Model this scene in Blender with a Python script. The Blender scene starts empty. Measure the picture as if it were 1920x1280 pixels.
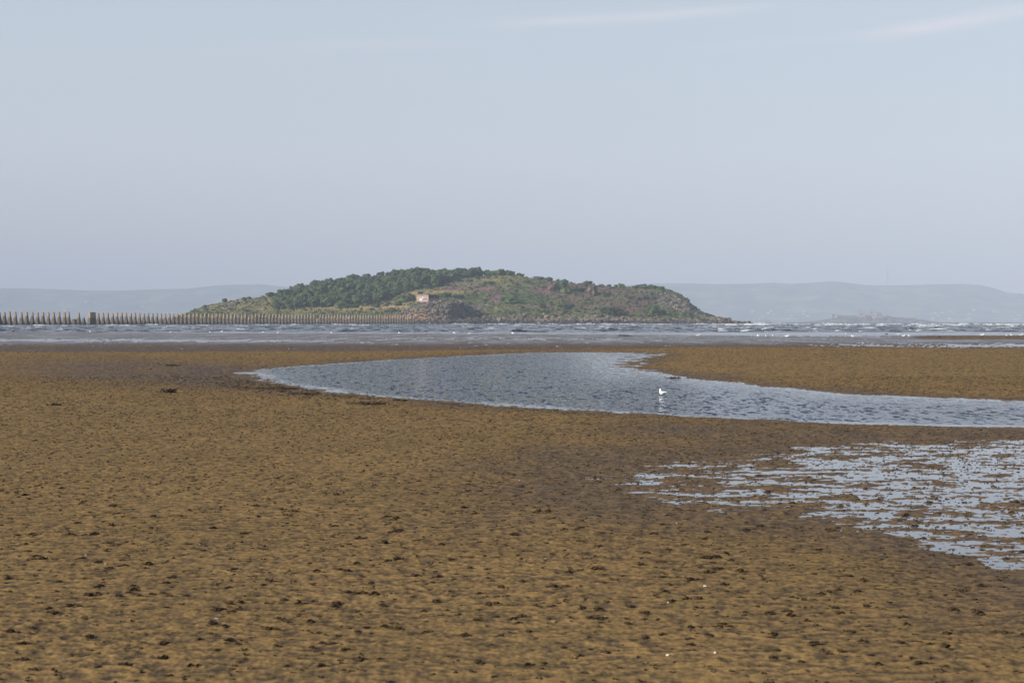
import bpy, math, random
import numpy as np
from mathutils import Vector, Matrix
R = math.radians
random.seed(7); rng = np.random.default_rng(7)
scene = bpy.context.scene
C = scene.collection
F = 55.0/36*1920      # focal length in photo pixels
H = 1.8               # eye height
HZ = 603.5            # horizon row
ISL = 1600.0

# ------------------------------------------------------------------ helpers
def tag(o, label=None, cat=None, group=None, kind=None):
    if label: o['label'] = label
    if cat: o['category'] = cat
    if group: o['group'] = group
    if kind: o['kind'] = kind
    return o
def dist(py): return F*H/(np.asarray(py, float)-HZ)
def wx(px, D): return (px-960.0)/F*D
def row_of(D): return HZ+F*H/D

def make_mesh(name, verts, faces, mat=None, smooth=False, parent=None, attrs=None):
    """faces: (n,k) int array or list of lists"""
    me = bpy.data.meshes.new(name)
    verts = np.asarray(verts, np.float32)
    if isinstance(faces, np.ndarray):
        n, k = faces.shape
        me.vertices.add(len(verts)); me.vertices.foreach_set('co', verts.ravel())
        me.loops.add(n*k); me.loops.foreach_set('vertex_index', faces.astype(np.int32).ravel())
        me.polygons.add(n)
        me.polygons.foreach_set('loop_start', np.arange(0, n*k, k, dtype=np.int32))
        try: me.polygons.foreach_set('loop_total', np.full(n, k, np.int32))
        except Exception: pass
        me.update(calc_edges=True)
    else:
        me.from_pydata([tuple(map(float, v)) for v in verts], [], [tuple(int(i) for i in f) for f in faces])
        me.update()
    if attrs:
        for an, (ty, data) in attrs.items():
            a = me.attributes.new(an, ty, 'POINT')
            if ty == 'FLOAT': a.data.foreach_set('value', np.asarray(data, np.float32).ravel())
            else: a.data.foreach_set('color', np.asarray(data, np.float32).ravel())
    me.polygons.foreach_set('use_smooth', np.full(len(me.polygons), bool(smooth)))
    if mat: me.materials.append(mat)
    o = bpy.data.objects.new(name, me); C.objects.link(o)
    if parent: o.parent = parent
    return o

def grid_faces(nr, nc, keep=None):
    idx = np.arange(nr*nc).reshape(nr, nc)
    f = np.stack([idx[:-1, :-1], idx[:-1, 1:], idx[1:, 1:], idx[1:, :-1]], -1)
    if keep is not None: f = f[keep]
    return f.reshape(-1, 4)
def compact(verts, faces, attrs):
    used = np.unique(faces); m = np.full(len(verts), -1, np.int64); m[used] = np.arange(len(used))
    return verts[used], m[faces], {k: (t, np.asarray(d)[used]) for k, (t, d) in attrs.items()}

def _hash(xi, yi, seed):
    h = (xi.astype(np.uint64)*np.uint64(374761393)+yi.astype(np.uint64)*np.uint64(668265263)+np.uint64(seed*974711+17)) & np.uint64(0xffffffff)
    h = ((h ^ (h >> np.uint64(13)))*np.uint64(1274126177)) & np.uint64(0xffffffff)
    h = ((h ^ (h >> np.uint64(16)))*np.uint64(2246822519)) & np.uint64(0xffffffff)
    return (h ^ (h >> np.uint64(15))).astype(np.float64)/4294967296.0
def pn(x, y, seed=0):
    x = np.asarray(x, float)+5000.0; y = np.asarray(y, float)+5000.0
    x, y = np.broadcast_arrays(x, y)
    xi = np.floor(x).astype(np.int64); yi = np.floor(y).astype(np.int64)
    fx = x-xi; fy = y-yi
    u = fx*fx*fx*(fx*(fx*6-15)+10); v = fy*fy*fy*(fy*(fy*6-15)+10)
    def g(ax, ay):
        a = _hash(xi+ax, yi+ay, seed)*2*np.pi
        return np.cos(a)*(fx-ax)+np.sin(a)*(fy-ay)
    a = g(0, 0)*(1-u)+g(1, 0)*u; b = g(0, 1)*(1-u)+g(1, 1)*u
    return (a*(1-v)+b*v)*1.5
def fbm(x, y, o=4, seed=0, gain=.5):
    s = 0; a = 1; t = 0
    for i in range(o):
        s = s+a*pn(np.asarray(x)*2**i, np.asarray(y)*2**i, seed+i*13); t += a; a *= gain
    return s/t
def sst(a, b, x):
    t = np.clip((np.asarray(x, float)-a)/(b-a), 0, 1); return t*t*(3-2*t)
def poly_sdf(X, Y, P):
    """positive outside"""
    P = np.asarray(P, float); n = len(P)
    d2 = np.full(X.shape, 1e18); ins = np.zeros(X.shape, bool)
    for i in range(n):
        ax, ay = P[i]; bx, by = P[(i+1) % n]
        ex, ey = bx-ax, by-ay
        t = np.clip(((X-ax)*ex+(Y-ay)*ey)/(ex*ex+ey*ey+1e-12), 0, 1)
        d2 = np.minimum(d2, (X-ax-t*ex)**2+(Y-ay-t*ey)**2)
        c = ((ay > Y) != (by > Y)) & (X < (bx-ax)*(Y-ay)/((by-ay) if by != ay else 1e-12)+ax)
        ins ^= c
    d = np.sqrt(d2); return np.where(ins, -d, d)

# ------------------------------------------------------------------ materials
class NT:
    def __init__(s, name):
        s.m = bpy.data.materials.new(name); s.m.use_nodes = True
        s.t = s.m.node_tree; s.t.nodes.clear()
        s.out = s.n('ShaderNodeOutputMaterial')
    def n(s, ty, **kw):
        x = s.t.nodes.new(ty)
        for k, v in kw.items():
            if k == 'inp':
                for a, b in v.items(): x.inputs[a].default_value = b
            else: setattr(x, k, v)
        return x
    def l(s, a, b): s.t.links.new(a, b)
    def math(s, op, a, b=None, c=None, clamp=False):
        x = s.n('ShaderNodeMath', operation=op, use_clamp=clamp)
        for i, v in enumerate((a, b, c)):
            if v is None: continue
            if isinstance(v, (int, float)): x.inputs[i].default_value = v
            else: s.l(v, x.inputs[i])
        return x.outputs[0]
    def attr(s, name):
        x = s.n('ShaderNodeAttribute', attribute_name=name); return x
    def pos(s): return s.n('ShaderNodeNewGeometry').outputs['Position']
    def obj(s): return s.n('ShaderNodeTexCoord').outputs['Object']
    def noise(s, vec, scale, sc=(1, 1, 1), detail=3, rough=.5):
        mp = s.n('ShaderNodeMapping'); mp.inputs['Scale'].default_value = sc; s.l(vec, mp.inputs['Vector'])
        x = s.n('ShaderNodeTexNoise'); x.inputs['Scale'].default_value = scale
        x.inputs['Detail'].default_value = detail; x.inputs['Roughness'].default_value = rough
        s.l(mp.outputs[0], x.inputs['Vector']); return x
    def ramp(s, fac, a, b):
        x = s.n('ShaderNodeMapRange', interpolation_type='SMOOTHSTEP'); x.inputs['From Min'].default_value = a; x.inputs['From Max'].default_value = b
        s.l(fac, x.inputs['Value']); return x.outputs[0]
    def mix(s, fac, a, b):
        x = s.n('ShaderNodeMix', data_type='RGBA')
        for sock, v in ((x.inputs[0], fac), (x.inputs[6], a), (x.inputs[7], b)):
            if isinstance(v, (int, float)): sock.default_value = v
            elif isinstance(v, tuple): sock.default_value = (*v, 1)
            else: s.l(v, sock)
        return x.outputs[2]
    def bsdf(s, col, rough=.8, spec=.5, ior=1.45, normal=None):
        b = s.n('ShaderNodeBsdfPrincipled')
        for sock, v in ((b.inputs['Base Color'], col), (b.inputs['Roughness'], rough), (b.inputs['Specular IOR Level'], spec)):
            if isinstance(v, tuple): sock.default_value = (*v, 1)
            elif isinstance(v, (int, float)): sock.default_value = v
            else: s.l(v, sock)
        b.inputs['IOR'].default_value = ior
        if normal is not None: s.l(normal, b.inputs['Normal'])
        s.l(b.outputs[0], s.out.inputs['Surface']); return b
    def bump(s, h, strength=.5, dist=.1):
        b = s.n('ShaderNodeBump'); b.inputs['Strength'].default_value = strength; b.inputs['Distance'].default_value = dist
        s.l(h, b.inputs['Height']); return b.outputs[0]
    def jitter_normal(s, vecs, amp):
        """perturb the geometric normal by vector noises; vecs = [(noise color socket, weight)]"""
        acc = None
        for c, w in vecs:
            v = s.n('ShaderNodeVectorMath', operation='SUBTRACT'); s.l(c, v.inputs[0]); v.inputs[1].default_value = (.5, .5, .5)
            m = s.n('ShaderNodeVectorMath', operation='MULTIPLY'); s.l(v.outputs[0], m.inputs[0]); m.inputs[1].default_value = (w, w, 0)
            if acc is None: acc = m.outputs[0]
            else:
                a = s.n('ShaderNodeVectorMath', operation='ADD'); s.l(acc, a.inputs[0]); s.l(m.outputs[0], a.inputs[1]); acc = a.outputs[0]
        sc = s.n('ShaderNodeVectorMath', operation='SCALE'); s.l(acc, sc.inputs[0])
        if isinstance(amp, (int, float)): sc.inputs['Scale'].default_value = amp
        else: s.l(amp, sc.inputs['Scale'])
        g = s.n('ShaderNodeNewGeometry')
        a = s.n('ShaderNodeVectorMath', operation='ADD'); s.l(g.outputs['Normal'], a.inputs[0]); s.l(sc.outputs[0], a.inputs[1])
        n = s.n('ShaderNodeVectorMath', operation='NORMALIZE'); s.l(a.outputs[0], n.inputs[0]); return n.outputs[0]

def mat_sand():
    k = NT('sand'); p = k.pos()
    rip = k.attr('ripple').outputs['Fac']; wet = k.attr('wet').outputs['Fac']
    n1 = k.noise(p, .35, detail=5).outputs['Fac']; n2 = k.noise(p, 14, (.85, 1, 1), 4, .65).outputs['Fac']; n3 = k.noise(p, 90, detail=3).outputs['Fac']
    r = k.math('ADD', rip, k.math('MULTIPLY', k.math('SUBTRACT', n2, .5), .9))
    gold = k.mix(k.ramp(n1, .2, .85), SAND_A, SAND_B)
    dry = k.mix(k.ramp(r, .15, .72), SAND_SILT, gold)
    n4 = k.noise(p, 9.0, (.8, 1, 1), 6, .85).outputs['Fac']
    dry = k.mix(k.math('MULTIPLY', k.ramp(n4, .48, .66), .55), dry, (.085, .062, .040))
    dry = k.mix(k.math('MULTIPLY', k.ramp(n3, .4, .75), .28), dry, (.07, .05, .035))
    wetc = k.mix(k.ramp(r, .3, .85), (.055, .037, .024), (.140, .086, .045))
    col = k.mix(k.math('MULTIPLY', wet, .85), dry, wetc)
    rough = k.math('SUBTRACT', k.math('SUBTRACT', .88, k.math('MULTIPLY', wet, .18)), k.math('MULTIPLY', k.attr('tideflat').outputs['Fac'], .32))
    spec = k.math('ADD', .02, k.math('MULTIPLY', k.math('MULTIPLY', wet, wet), .13))
    sh = k.math('MULTIPLY', k.ramp(k.noise(p, 1.0, (.35, .05, 1), 5, .7).outputs['Fac'], .42, .62), k.attr('tideflat').outputs['Fac'])
    rough = k.math('SUBTRACT', rough, k.math('MULTIPLY', sh, .12)); spec = k.math('ADD', spec, k.math('MULTIPLY', sh, .34))
    nc1 = k.noise(p, 9, (.6, 1, 1), 3).outputs['Color']; nc2 = k.noise(p, 60, detail=2).outputs['Color']
    nrm = k.jitter_normal([(nc1, 1.0), (nc2, 1.0)], .65)
    k.bsdf(col, rough, spec, normal=nrm); return k.m

def mat_water(name, base, amp, scale, rough=.12, sc=(.7, 1, 1), attr=None, base2=None, big=.25):
    k = NT(name); p = k.pos()
    c1 = k.noise(p, scale, sc, 3, .6).outputs['Color']; c2 = k.noise(p, scale*big, sc, 2).outputs['Color']
    a = amp
    if attr: a = k.math('MULTIPLY', k.attr(attr).outputs['Fac'], amp)
    nrm = k.jitter_normal([(c1, 1.0), (c2, .6)], a)
    col = base
    if base2: col = k.mix(k.ramp(k.noise(p, scale*.06, (.4, 1, 1), 3).outputs['Fac'], .35, .65), base, base2)
    k.bsdf(col, rough, .5, ior=1.33, normal=nrm); return k.m

def mat_simple(name, a, b, scale=3, rough=.85, det=4, lo=.35, hi=.65, spec=.3, bump=0, rand=0):
    k = NT(name); p = k.obj()
    n = k.noise(p, scale, detail=det, rough=.6).outputs['Fac']
    col = k.mix(k.ramp(n, lo, hi), a, b)
    if rand:
        oi = k.n('ShaderNodeObjectInfo').outputs['Random']
        col = k.mix(k.math('MULTIPLY', oi, rand), col, tuple(min(1, x*2.1) if i != 2 else x*1.2 for i, x in enumerate(b)))
    nr = k.bump(n, bump, .1) if bump else None
    k.bsdf(col, rough, spec, normal=nr); return k.m
def mat_vcol(name, scale, rough=.9, amt=.5, spec=.15):
    k = NT(name); p = k.pos(); c = k.attr('tint').outputs['Color']
    n = k.noise(p, scale, detail=5, rough=.65).outputs['Fac']
    f = k.math('ADD', 1-amt, k.math('MULTIPLY', k.ramp(n, .3, .7), amt*1.9))
    v = k.n('ShaderNodeVectorMath', operation='SCALE'); k.l(c, v.inputs[0]); k.l(f, v.inputs['Scale'])
    k.bsdf(v.outputs[0], rough, spec, normal=k.bump(n, .6, 1.2)); return k.m

SAND_A = (.232, .143, .053); SAND_B = (.292, .180, .068); SAND_SILT = (.092, .063, .036)

# ------------------------------------------------------------------ creek, puddles, tide lines
near = [(460,700),(480,708),(520,716),(560,724),(600,730),(650,738),(750,746),(850,752),(950,760),(1050,767),(1200,775),(1350,783),(1500,791),(1700,797),(1920,802),(2300,812),(2900,822)]
far = [(2900,790),(2300,764),(1920,752),(1800,747),(1700,743),(1600,739),(1500,731),(1400,720),(1300,710),(1250,701),(1200,693),(1165,687),(1180,680),(1200,673),(1225,668),(1245,664),(1200,661),(1100,660),(1000,661),(950,663),(850,668),(750,673),(650,680),(560,686),(500,691)]
CREEK = [(wx(a, dist(b)), dist(b)) for a, b in near+far]
pud = [(985,884),(1200,850),(1350,832),(1500,820),(1920,808),(2600,800),(2600,1150),(1990,1118),(1850,1090),(1700,1050),(1520,1016),(1350,984),(1180,972),(1000,925)]
PUD = [(wx(a, dist(b)), dist(b)) for a, b in pud]

def sand_fields(X, Y):
    px = X/Y*F+960; py = row_of(Y)
    sd = poly_sdf(X, Y, CREEK)
    sp = poly_sdf(X, Y, PUD)
    tip = np.exp(-((px-1190)/75)**2)*sst(700, 685, py)
    ltip = np.exp(-((px-470)/90)**2)*np.exp(-((py-705)/25)**2)
    slope = .022-.016*tip-.008*ltip
    edge = fbm(X*1.1, Y*.55, 4, 3)*(.012+.02*tip)
    z = np.clip(sd*slope, -.22, .055)+edge*np.clip(1-np.abs(sd)/14, .25, 1)
    # ripples
    wX = X+.12*pn(X*1.3, Y*1.3, 21); wY = Y+.10*pn(X*1.1, Y*1.6, 22)
    r1 = pn(wX*4.4, wY*7.6, 5); r2 = pn(wX*10, wY*13, 6); r3 = pn(X*23, Y*26, 7); r4 = pn(wX*1.6, wY*2.4, 8)
    r5 = pn(X*42, Y*40, 10)
    rip = .34*(1-np.abs(r1)*2.1)+.58*r2+.50*r3+.22*r5+.10*r4+.13
    amp = .0092*(.8+.3*sst(-.4, .5, fbm(X*.3, Y*.3, 2, 9)))
    zr = amp*(rip-.2)
    lump = fbm(X*.5, Y*.35, 3, 11)*.012
    z = z+zr+np.where(sd > 0, lump, lump*.3)
    # puddle field
    edge_n = fbm(X*.9, Y*.7, 3, 31)*.9
    spn = sp*20/Y
    mp = sst(1.6, -1.6, spn+edge_n)
    bias = -.0016-.0034*sst(1150, 1800, px)-.001*sst(1300, 1100, px)+.004*sst(-1.2, 0, spn)-.003*sst(1500, 1850, px)*sst(980, 1030, py)
    n = .42*fbm(X*1.1, Y*1.5, 3, 33, .55)+.62*fbm(X*2.2, Y*3.6, 3, 35, .6)+.42*fbm(X*7, Y*7, 3, 34, .65)
    zp = .0050+bias+n*.028+zr*.8-.003*sst(-1, -4, sp)
    z = z*(1-mp)+zp*mp
    # wet flats beyond the sand bar
    yb = np.interp(px, [-400, 0, 300, 600, 900, 1150, 1300, 1600, 1920, 2500], [662, 661, 660, 659, 657, 655, 651, 651.5, 654, 656])
    yb = yb+fbm(X*.12, Y*.03, 3, 41)*2.2
    mf = sst(1.8, -1.2, py-yb)
    st = np.exp(-((py-(637.5+px*.003))/2.6)**2)*sst(900, 300, px)+np.exp(-((py-648)/4.5)**2)*sst(1300, 1800, px)+.6*np.exp(-((py-(633+px*.0)-2)/2.2)**2)*sst(300, 900, px)*sst(1400, 1000, px)
    st = st+.8*np.exp(-((py-(629.6))/1.5)**2)*sst(1350, 1450, px)*sst(1780, 1600, px)
    nf = fbm(X*.8, Y*.07, 4, 43, .7); nf2 = pn(X*6, Y*1.5, 44)
    zf = .0115+nf*.026+nf2*.007-.014*st-.003*sst(652, 640, py)
    dry_strip = sst(1700, 1790, px)*np.exp(-((py-632.5)/2.0)**2)
    zf = zf+.03*dry_strip
    z = z*(1-mf)+zf*mf
    ys = np.interp(px, [-400, 0, 500, 900, 1300, 1920, 2500], [621.5, 622, 624, 625.6, 628, 628.4, 629])
    ms = sst(.2, -1.2, py-ys)
    z = z*(1-ms)+(-.7)*ms
    # wetness
    w_c = sst(2.6, .2, sd+fbm(X*.4, Y*.2, 3, 51)*2.2)
    wp = sst(2.6, -.8, sp+fbm(X*.35, Y*.25, 3, 52)*2.4)*(.8+.25*fbm(X*2, Y*2, 2, 55))
    # dark damp ground to the left of the creek tip and along its near bank
    d1 = np.exp(-((px-330)/300)**2)*np.exp(-((py-(703+.03*(px-330)))/24.)**2)*1.0
    d2 = np.exp(-((py-(815+.012*(px-1400)))/22)**2)*sst(900, 1300, px)*.85
    d3 = sst(.1, .6, fbm(X*.22, Y*.12, 3, 53)+.12)*.15
    wet = np.clip(np.maximum.reduce([w_c*.75, wp*.95, np.clip(d1*1.5+d2, 0, 1)*(.85+.5*fbm(X*.5, Y*.2, 3, 54)), d3, mf*1.0*(1-.7*dry_strip)]), 0, 1)
    return z, np.clip(rip*.5+.35, 0, 1), wet, sd, sp

M = {}
M['sand'] = mat_sand()
rows = np.concatenate([np.arange(1560, 1285, -4), np.arange(1285, 618, -.85), np.array([617, 616, 614, 611, 608, 606.5, 605.3, 604.3, 603.97])])
cols = np.concatenate([np.arange(-900, -140, 12), np.arange(-140, 2060, 1.9), np.arange(2060, 2820, 12)])
DD = dist(rows)
Yg = np.repeat(DD[:, None], len(cols), 1); Xg = wx(cols[None, :], Yg)
z, rip, wet, _, _ = sand_fields(Xg, Yg)
V = np.stack([Xg, Yg, z], -1).reshape(-1, 3)
sand = make_mesh('sand_flats', V, grid_faces(len(rows), len(cols)), M['sand'], True, attrs={'ripple': ('FLOAT', rip.ravel()), 'wet': ('FLOAT', wet.ravel()), 'tideflat': ('FLOAT', (Yg > 80).astype(float).ravel()*np.clip((wet.ravel()-.9)*10, 0, 1)*sst(dist(653), dist(640), Yg.ravel()))})
tag(sand, 'golden brown rippled tidal sand with darker wet flats', 'sand', kind='structure')
sand['kind'] = 'structure'

def sheet(name, rows, cols, cond, mat, calmf=None, zz=0.0, label=None, cat='water'):
    DD = dist(rows); Yg = np.repeat(DD[:, None], len(cols), 1); Xg = wx(cols[None, :], Yg)
    c = cond(Xg, Yg); keep = c[:-1, :-1] | c[1:, 1:]
    a = np.ones(Xg.shape) if calmf is None else calmf(Xg, Yg)
    V = np.stack([Xg, Yg, np.full(Xg.shape, zz)], -1).reshape(-1, 3)
    f = grid_faces(len(rows), len(cols), keep)
    V, f, at = compact(V, f, {'chop': ('FLOAT', a.ravel())})
    o = make_mesh(name, V, f, mat, True, attrs=at)
    return tag(o, label, cat, kind='structure')

def creek_chop(X, Y):
    sd = -poly_sdf(X, Y, CREEK); px = X/Y*F+960; py = row_of(Y)
    fbn = fbm(X*.25, Y*.12, 3, 61)
    # sheltered side: calm strip under the far bank and round the bend
    cn = sst(.1, 1.0, sd+fbn*.8)
    farb = np.interp(px, [1100, 1165, 1250, 1300, 1400, 1500, 1600, 1920, 2900], [660, 687, 701, 710, 720, 731, 739, 752, 790])
    lee = np.where(px > 1090, sst(2, 26, py-farb), 1)
    bend = 1-.93*np.exp(-((px-(1125+(py-660)*.7))/90)**2)*sst(738, 695, py)
    return np.clip(.04+cn*np.maximum(lee, .2)*bend*(1+.25*fbn), .03, 1.2)
M['creek'] = mat_water('creek_water', (.040, .045, .056), 2.9, 10.5, .09, (.85, .26, 1), 'chop', (.050, .050, .052), big=.6)
sheet('creek', np.arange(830, 652, -1.0), np.concatenate([np.arange(430, 2100, 4), np.arange(2100, 2820, 12)]), lambda X, Y: poly_sdf(X, Y, CREEK) < 1.2, M['creek'], creek_chop)
M['puddle'] = mat_water('puddle_water', (.12, .125, .135), .035, 4, .04)
sheet('puddle_water', np.arange(1130, 800, -3.0), np.arange(960, 2640, 8), lambda X, Y: (poly_sdf(X, Y, PUD) < 1.6) & (poly_sdf(X, Y, CREEK) > 1.4), M['puddle'])
M['flats'] = mat_water('shallow_water', (.11, .09, .085), .8, 1.8, .12, (.7, .08, 1))
sheet('shallow_water', np.arange(667, 621, -.5), np.concatenate([np.arange(-880, 2800, 10)]),
      lambda X, Y: (poly_sdf(X, Y, CREEK) > 1.4) & (Y < dist(622.6)+0*X) & (Y > 83), M['flats'])

# ------------------------------------------------------------------ sea
M['sea'] = mat_water('sea_water', (.028, .026, .027), 3.7, 1.0, .22, (.45, .05, 1), None, (.045, .038, .034), big=.4)
SEA0 = float(dist(622.6))
d = [SEA0]
while d[-1] < 2600: d.append(d[-1]*1.0062)
d += [3200, 4200, 6000, 9000, 12500, 16300]
d = np.array(d); sc_ = np.concatenate([np.arange(-900, -100, 14), np.arange(-100, 2020, 2.2), np.arange(2020, 2820, 14)])
Yg = np.repeat(d[:, None], len(sc_), 1); Xg = wx(sc_[None, :], Yg)
env = sst(0, 60, Yg-SEA0)*(1-sst(2000, 2500, Yg))
zs = env*(.09*pn(Xg*.03, Yg*.16, 71)+.13*pn(Xg*.12, Yg*.33, 72)+.07*pn(Xg*.4, Yg*.6, 73))
zs = np.where(zs > 0, zs*1.5, zs)+.0-.02
sea = make_mesh('sea', np.stack([Xg, Yg, zs], -1).reshape(-1, 3), grid_faces(len(d), len(sc_)), M['sea'], True)
tag(sea, 'grey choppy sea reaching to the far shore', 'water', kind='structure')
def sea_z(X, Y):
    e = sst(0, 60, Y-SEA0)*(1-sst(2000, 2500, Y))
    v = e*(.09*pn(X*.03, Y*.16, 71)+.13*pn(X*.12, Y*.33, 72)+.07*pn(X*.4, Y*.6, 73))
    return np.where(v > 0, v*1.5, v)-.02

# breaking crests: low rolls of white water lying along the waves
def foam():
    V = []; Fc = []
    def roll(px, D, w, h):
        n = max(8, int(w/.9)); X0 = wx(px, D); base = len(V); m = 5
        ph = random.random()*99
        xs = X0+np.linspace(-w/2, w/2, n)
        ys = D+np.array([1.6*float(pn(x*.09, ph)) for x in xs])*1.5
        zb = sea_z(xs, ys)
        env_ = np.sin(np.linspace(0, np.pi, n))**.5
        hh = h*env_*(.35+.9*np.clip(.55+pn(xs*.8, ph+3.3, 5)*1.3, 0, 1.3))
        for i in range(n):
            for j in range(m):
                t = j/(m-1)
                V.append((xs[i], ys[i]+(t-.5)*1.6*env_[i]-.1*random.random(), zb[i]-.08+(hh[i]+.05)*math.sin(math.pi*t)**.8*(.85+.3*random.random())))
        for i in range(n-1):
            for j in range(m-1):
                a = base+i*m+j; Fc.append((a, a+m, a+m+1, a+1))
    for _ in range(170):    # open water in front of the pylons and island
        py = random.uniform(608.2, 618.5) if random.random() < .8 else random.uniform(606.8, 609)
        px = random.uniform(-250, 1500); D = float(dist(py))
        w = random.uniform(.8, 1)*random.choice([3, 4, 6, 9])*D/900; roll(px, D, w*1.5, (.12+.20*random.random())*min(1.2, D/750))
    for _ in range(34):
        py = random.uniform(606.9, 608.2); px = random.uniform(850, 1450); D = float(dist(py))
        roll(px, D, random.uniform(5, 15), .5)
    for _ in range(170):    # breaker band on the right
        px = random.uniform(1330, 2300); py = random.triangular(605.9, 611.8, 607.6)+(px-1600)*.0022; D = float(dist(py))
        roll(px, D, random.uniform(5, 18)*D/1300, random.uniform(.3, .85)*min(1.2, D/1300))
    for _ in range(100):
        px = random.uniform(1330, 2300); py = random.uniform(611, 621); D = float(dist(py))
        roll(px, D, random.uniform(3, 10)*D/700, random.uniform(.15, .38)*min(1.2, D/600))
    o = make_mesh('sea_foam', V, np.array(Fc), mat_simple('foam', (.42, .42, .40), (.74, .73, .69), .8, .95), True)
    tag(o, 'white foam on the breaking wave crests', 'foam', kind='stuff')
foam()

# ------------------------------------------------------------------ small shapes
def ico(sub=1):
    t = (1+5**.5)/2
    v = [(-1,t,0),(1,t,0),(-1,-t,0),(1,-t,0),(0,-1,t),(0,1,t),(0,-1,-t),(0,1,-t),(t,0,-1),(t,0,1),(-t,0,-1),(-t,0,1)]
    f = [(0,11,5),(0,5,1),(0,1,7),(0,7,10),(0,10,11),(1,5,9),(5,11,4),(11,10,2),(10,7,6),(7,1,8),(3,9,4),(3,4,2),(3,2,6),(3,6,8),(3,8,9),(4,9,5),(2,4,11),(6,2,10),(8,6,7),(9,8,1)]
    v = [np.array(a, float)/np.linalg.norm(a) for a in v]
    for _ in range(sub):
        c = {}; nf = []
        def mid(a, b):
            k = (min(a, b), max(a, b))
            if k not in c:
                m = v[a]+v[b]; v.append(m/np.linalg.norm(m)); c[k] = len(v)-1
            return c[k]
        for a, b, d_ in f:
            x, y, w = mid(a, b), mid(b, d_), mid(d_, a); nf += [(a, x, w), (b, y, x), (d_, w, y), (x, y, w)]
        f = nf
    return np.array(v), np.array(f)
ICO = [ico(0), ico(1), ico(2)]
class Acc:
    def __init__(s): s.v = []; s.f = []; s.n = 0; s.c = []
    def add(s, v, f, col=None):
        v = np.asarray(v, float); s.v.append(v); s.f.append(np.asarray(f)+s.n); s.n += len(v)
        if col is not None: s.c.append(np.repeat(np.array([[*col, 1.0]]), len(v), 0))
    def build(s, name, mat, smooth=False, parent=None):
        at = {'tint': ('FLOAT_COLOR', np.concatenate(s.c))} if s.c else None
        return make_mesh(name, np.concatenate(s.v), np.concatenate(s.f), mat, smooth, parent, at)
def blob(c, r, sub=1, jit=.25, seed=None):
    v, f = ICO[sub]
    k = 1+jit*(rng.random(len(v))-.5)*2
    return v*k[:, None]*np.array(r)+np.array(c), f
def box_vf(c, s, rz=0, top=1.0):
    x, y, z_ = s[0]/2, s[1]/2, s[2]
    v = [(-x,-y,0),(x,-y,0),(x,y,0),(-x,y,0),(-x*top,-y*top,z_),(x*top,-y*top,z_),(x*top,y*top,z_),(-x*top,y*top,z_)]
    ca, sa = math.cos(rz), math.sin(rz)
    v = [(a*ca-b*sa+c[0], a*sa+b*ca+c[1], w+c[2]) for a, b, w in v]
    return np.array(v), np.array([(0,3,2,1),(4,5,6,7),(0,1,5,4),(1,2,6,5),(2,3,7,6),(3,0,4,7)])
def tube_vf(pts, rad, n=6):
    V = []; Fc = []
    pts = [np.array(p, float) for p in pts]
    for i, p in enumerate(pts):
        t = pts[min(i+1, len(pts)-1)]-pts[max(i-1, 0)]; t /= (np.linalg.norm(t)+1e-9)
        a = np.cross(t, (0, 0, 1.0)) if abs(t[2]) < .9 else np.cross(t, (1.0, 0, 0)); a /= np.linalg.norm(a); b = np.cross(t, a)
        for k in range(n):
            q = 2*math.pi*k/n; V.append(p+rad[i]*(a*math.cos(q)+b*math.sin(q)))
    for i in range(len(pts)-1):
        for k in range(n):
            k2 = (k+1) % n; Fc.append((i*n+k, i*n+k2, (i+1)*n+k2)); Fc.append((i*n+k, (i+1)*n+k2, (i+1)*n+k))
    c = len(V); V.append(pts[0]); V.append(pts[-1])
    for k in range(n):
        Fc.append((c, (k+1) % n, k)); Fc.append((c+1, (len(pts)-1)*n+k, (len(pts)-1)*n+(k+1) % n))
    return np.array(V), np.array(Fc)

# ------------------------------------------------------------------ lugworm casts
M['cast'] = mat_simple('cast_sand', (.028, .019, .011), (.075, .050, .028), 60, .9, spec=.05)
def cast_proto(k):
    a = Acc(); n = 5+k
    for s in range(n):     # squeezed-out strings of sand piled into a little heap
        q = random.uniform(0, 6.28); r = random.uniform(0, .03); cx, cy = math.cos(q)*r*1.25, math.sin(q)*r
        pts = []; w = random.uniform(.008, .018); p0 = random.uniform(0, 6.28)
        for i in range(7):
            t = p0+i*.9; pts.append((cx+math.cos(t)*w, cy+math.sin(t)*w, .003+.022*(1-r/.035)*(i/6.)+.003*math.sin(i*2)))
        a.add(*tube_vf(pts, [.0035]+[.0055]*5+[.003], 5))
    for s in range(6):
        a.add(*blob((random.gauss(0, .022), random.gauss(0, .018), .003), (random.uniform(.006, .013),)*2+(random.uniform(.004, .009),), 0, .3))
    return a
protos = [cast_proto(k) for k in range(6)]
NC = 30000
u = rng.random(NC*3); px = rng.uniform(-120, 2050, NC*3)
D = np.sqrt(7.4**2+u*(50**2-7.4**2)); X = wx(px, D)
zc, _, wc, sdc, spc = sand_fields(X, D)
dens = fbm(X*.5, D*.4, 3, 81)
zc = np.where(spc < .6, np.maximum(zc, -.002), zc)
ok = (sdc > .5) & (dens > -.4)
X, D, zc = X[ok][:NC], D[ok][:NC], zc[ok][:NC]
size = np.clip(rng.lognormal(-1.05, .40, len(X)), .2, .9)
order = np.argsort(-(size/D))
cast_label = 'small dark coiled lugworm cast on the near rippled sand'
meshes = []
for i, a in enumerate(protos):
    me = make_mesh('worm_cast', np.concatenate(a.v), np.concatenate(a.f), M['cast'], True)
    meshes.append(me.data); bpy.data.objects.remove(me)
inframe = [i for i in order if abs(X[i]/D[i]) < .33 and 7.9 < D[i]][:300]
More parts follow.
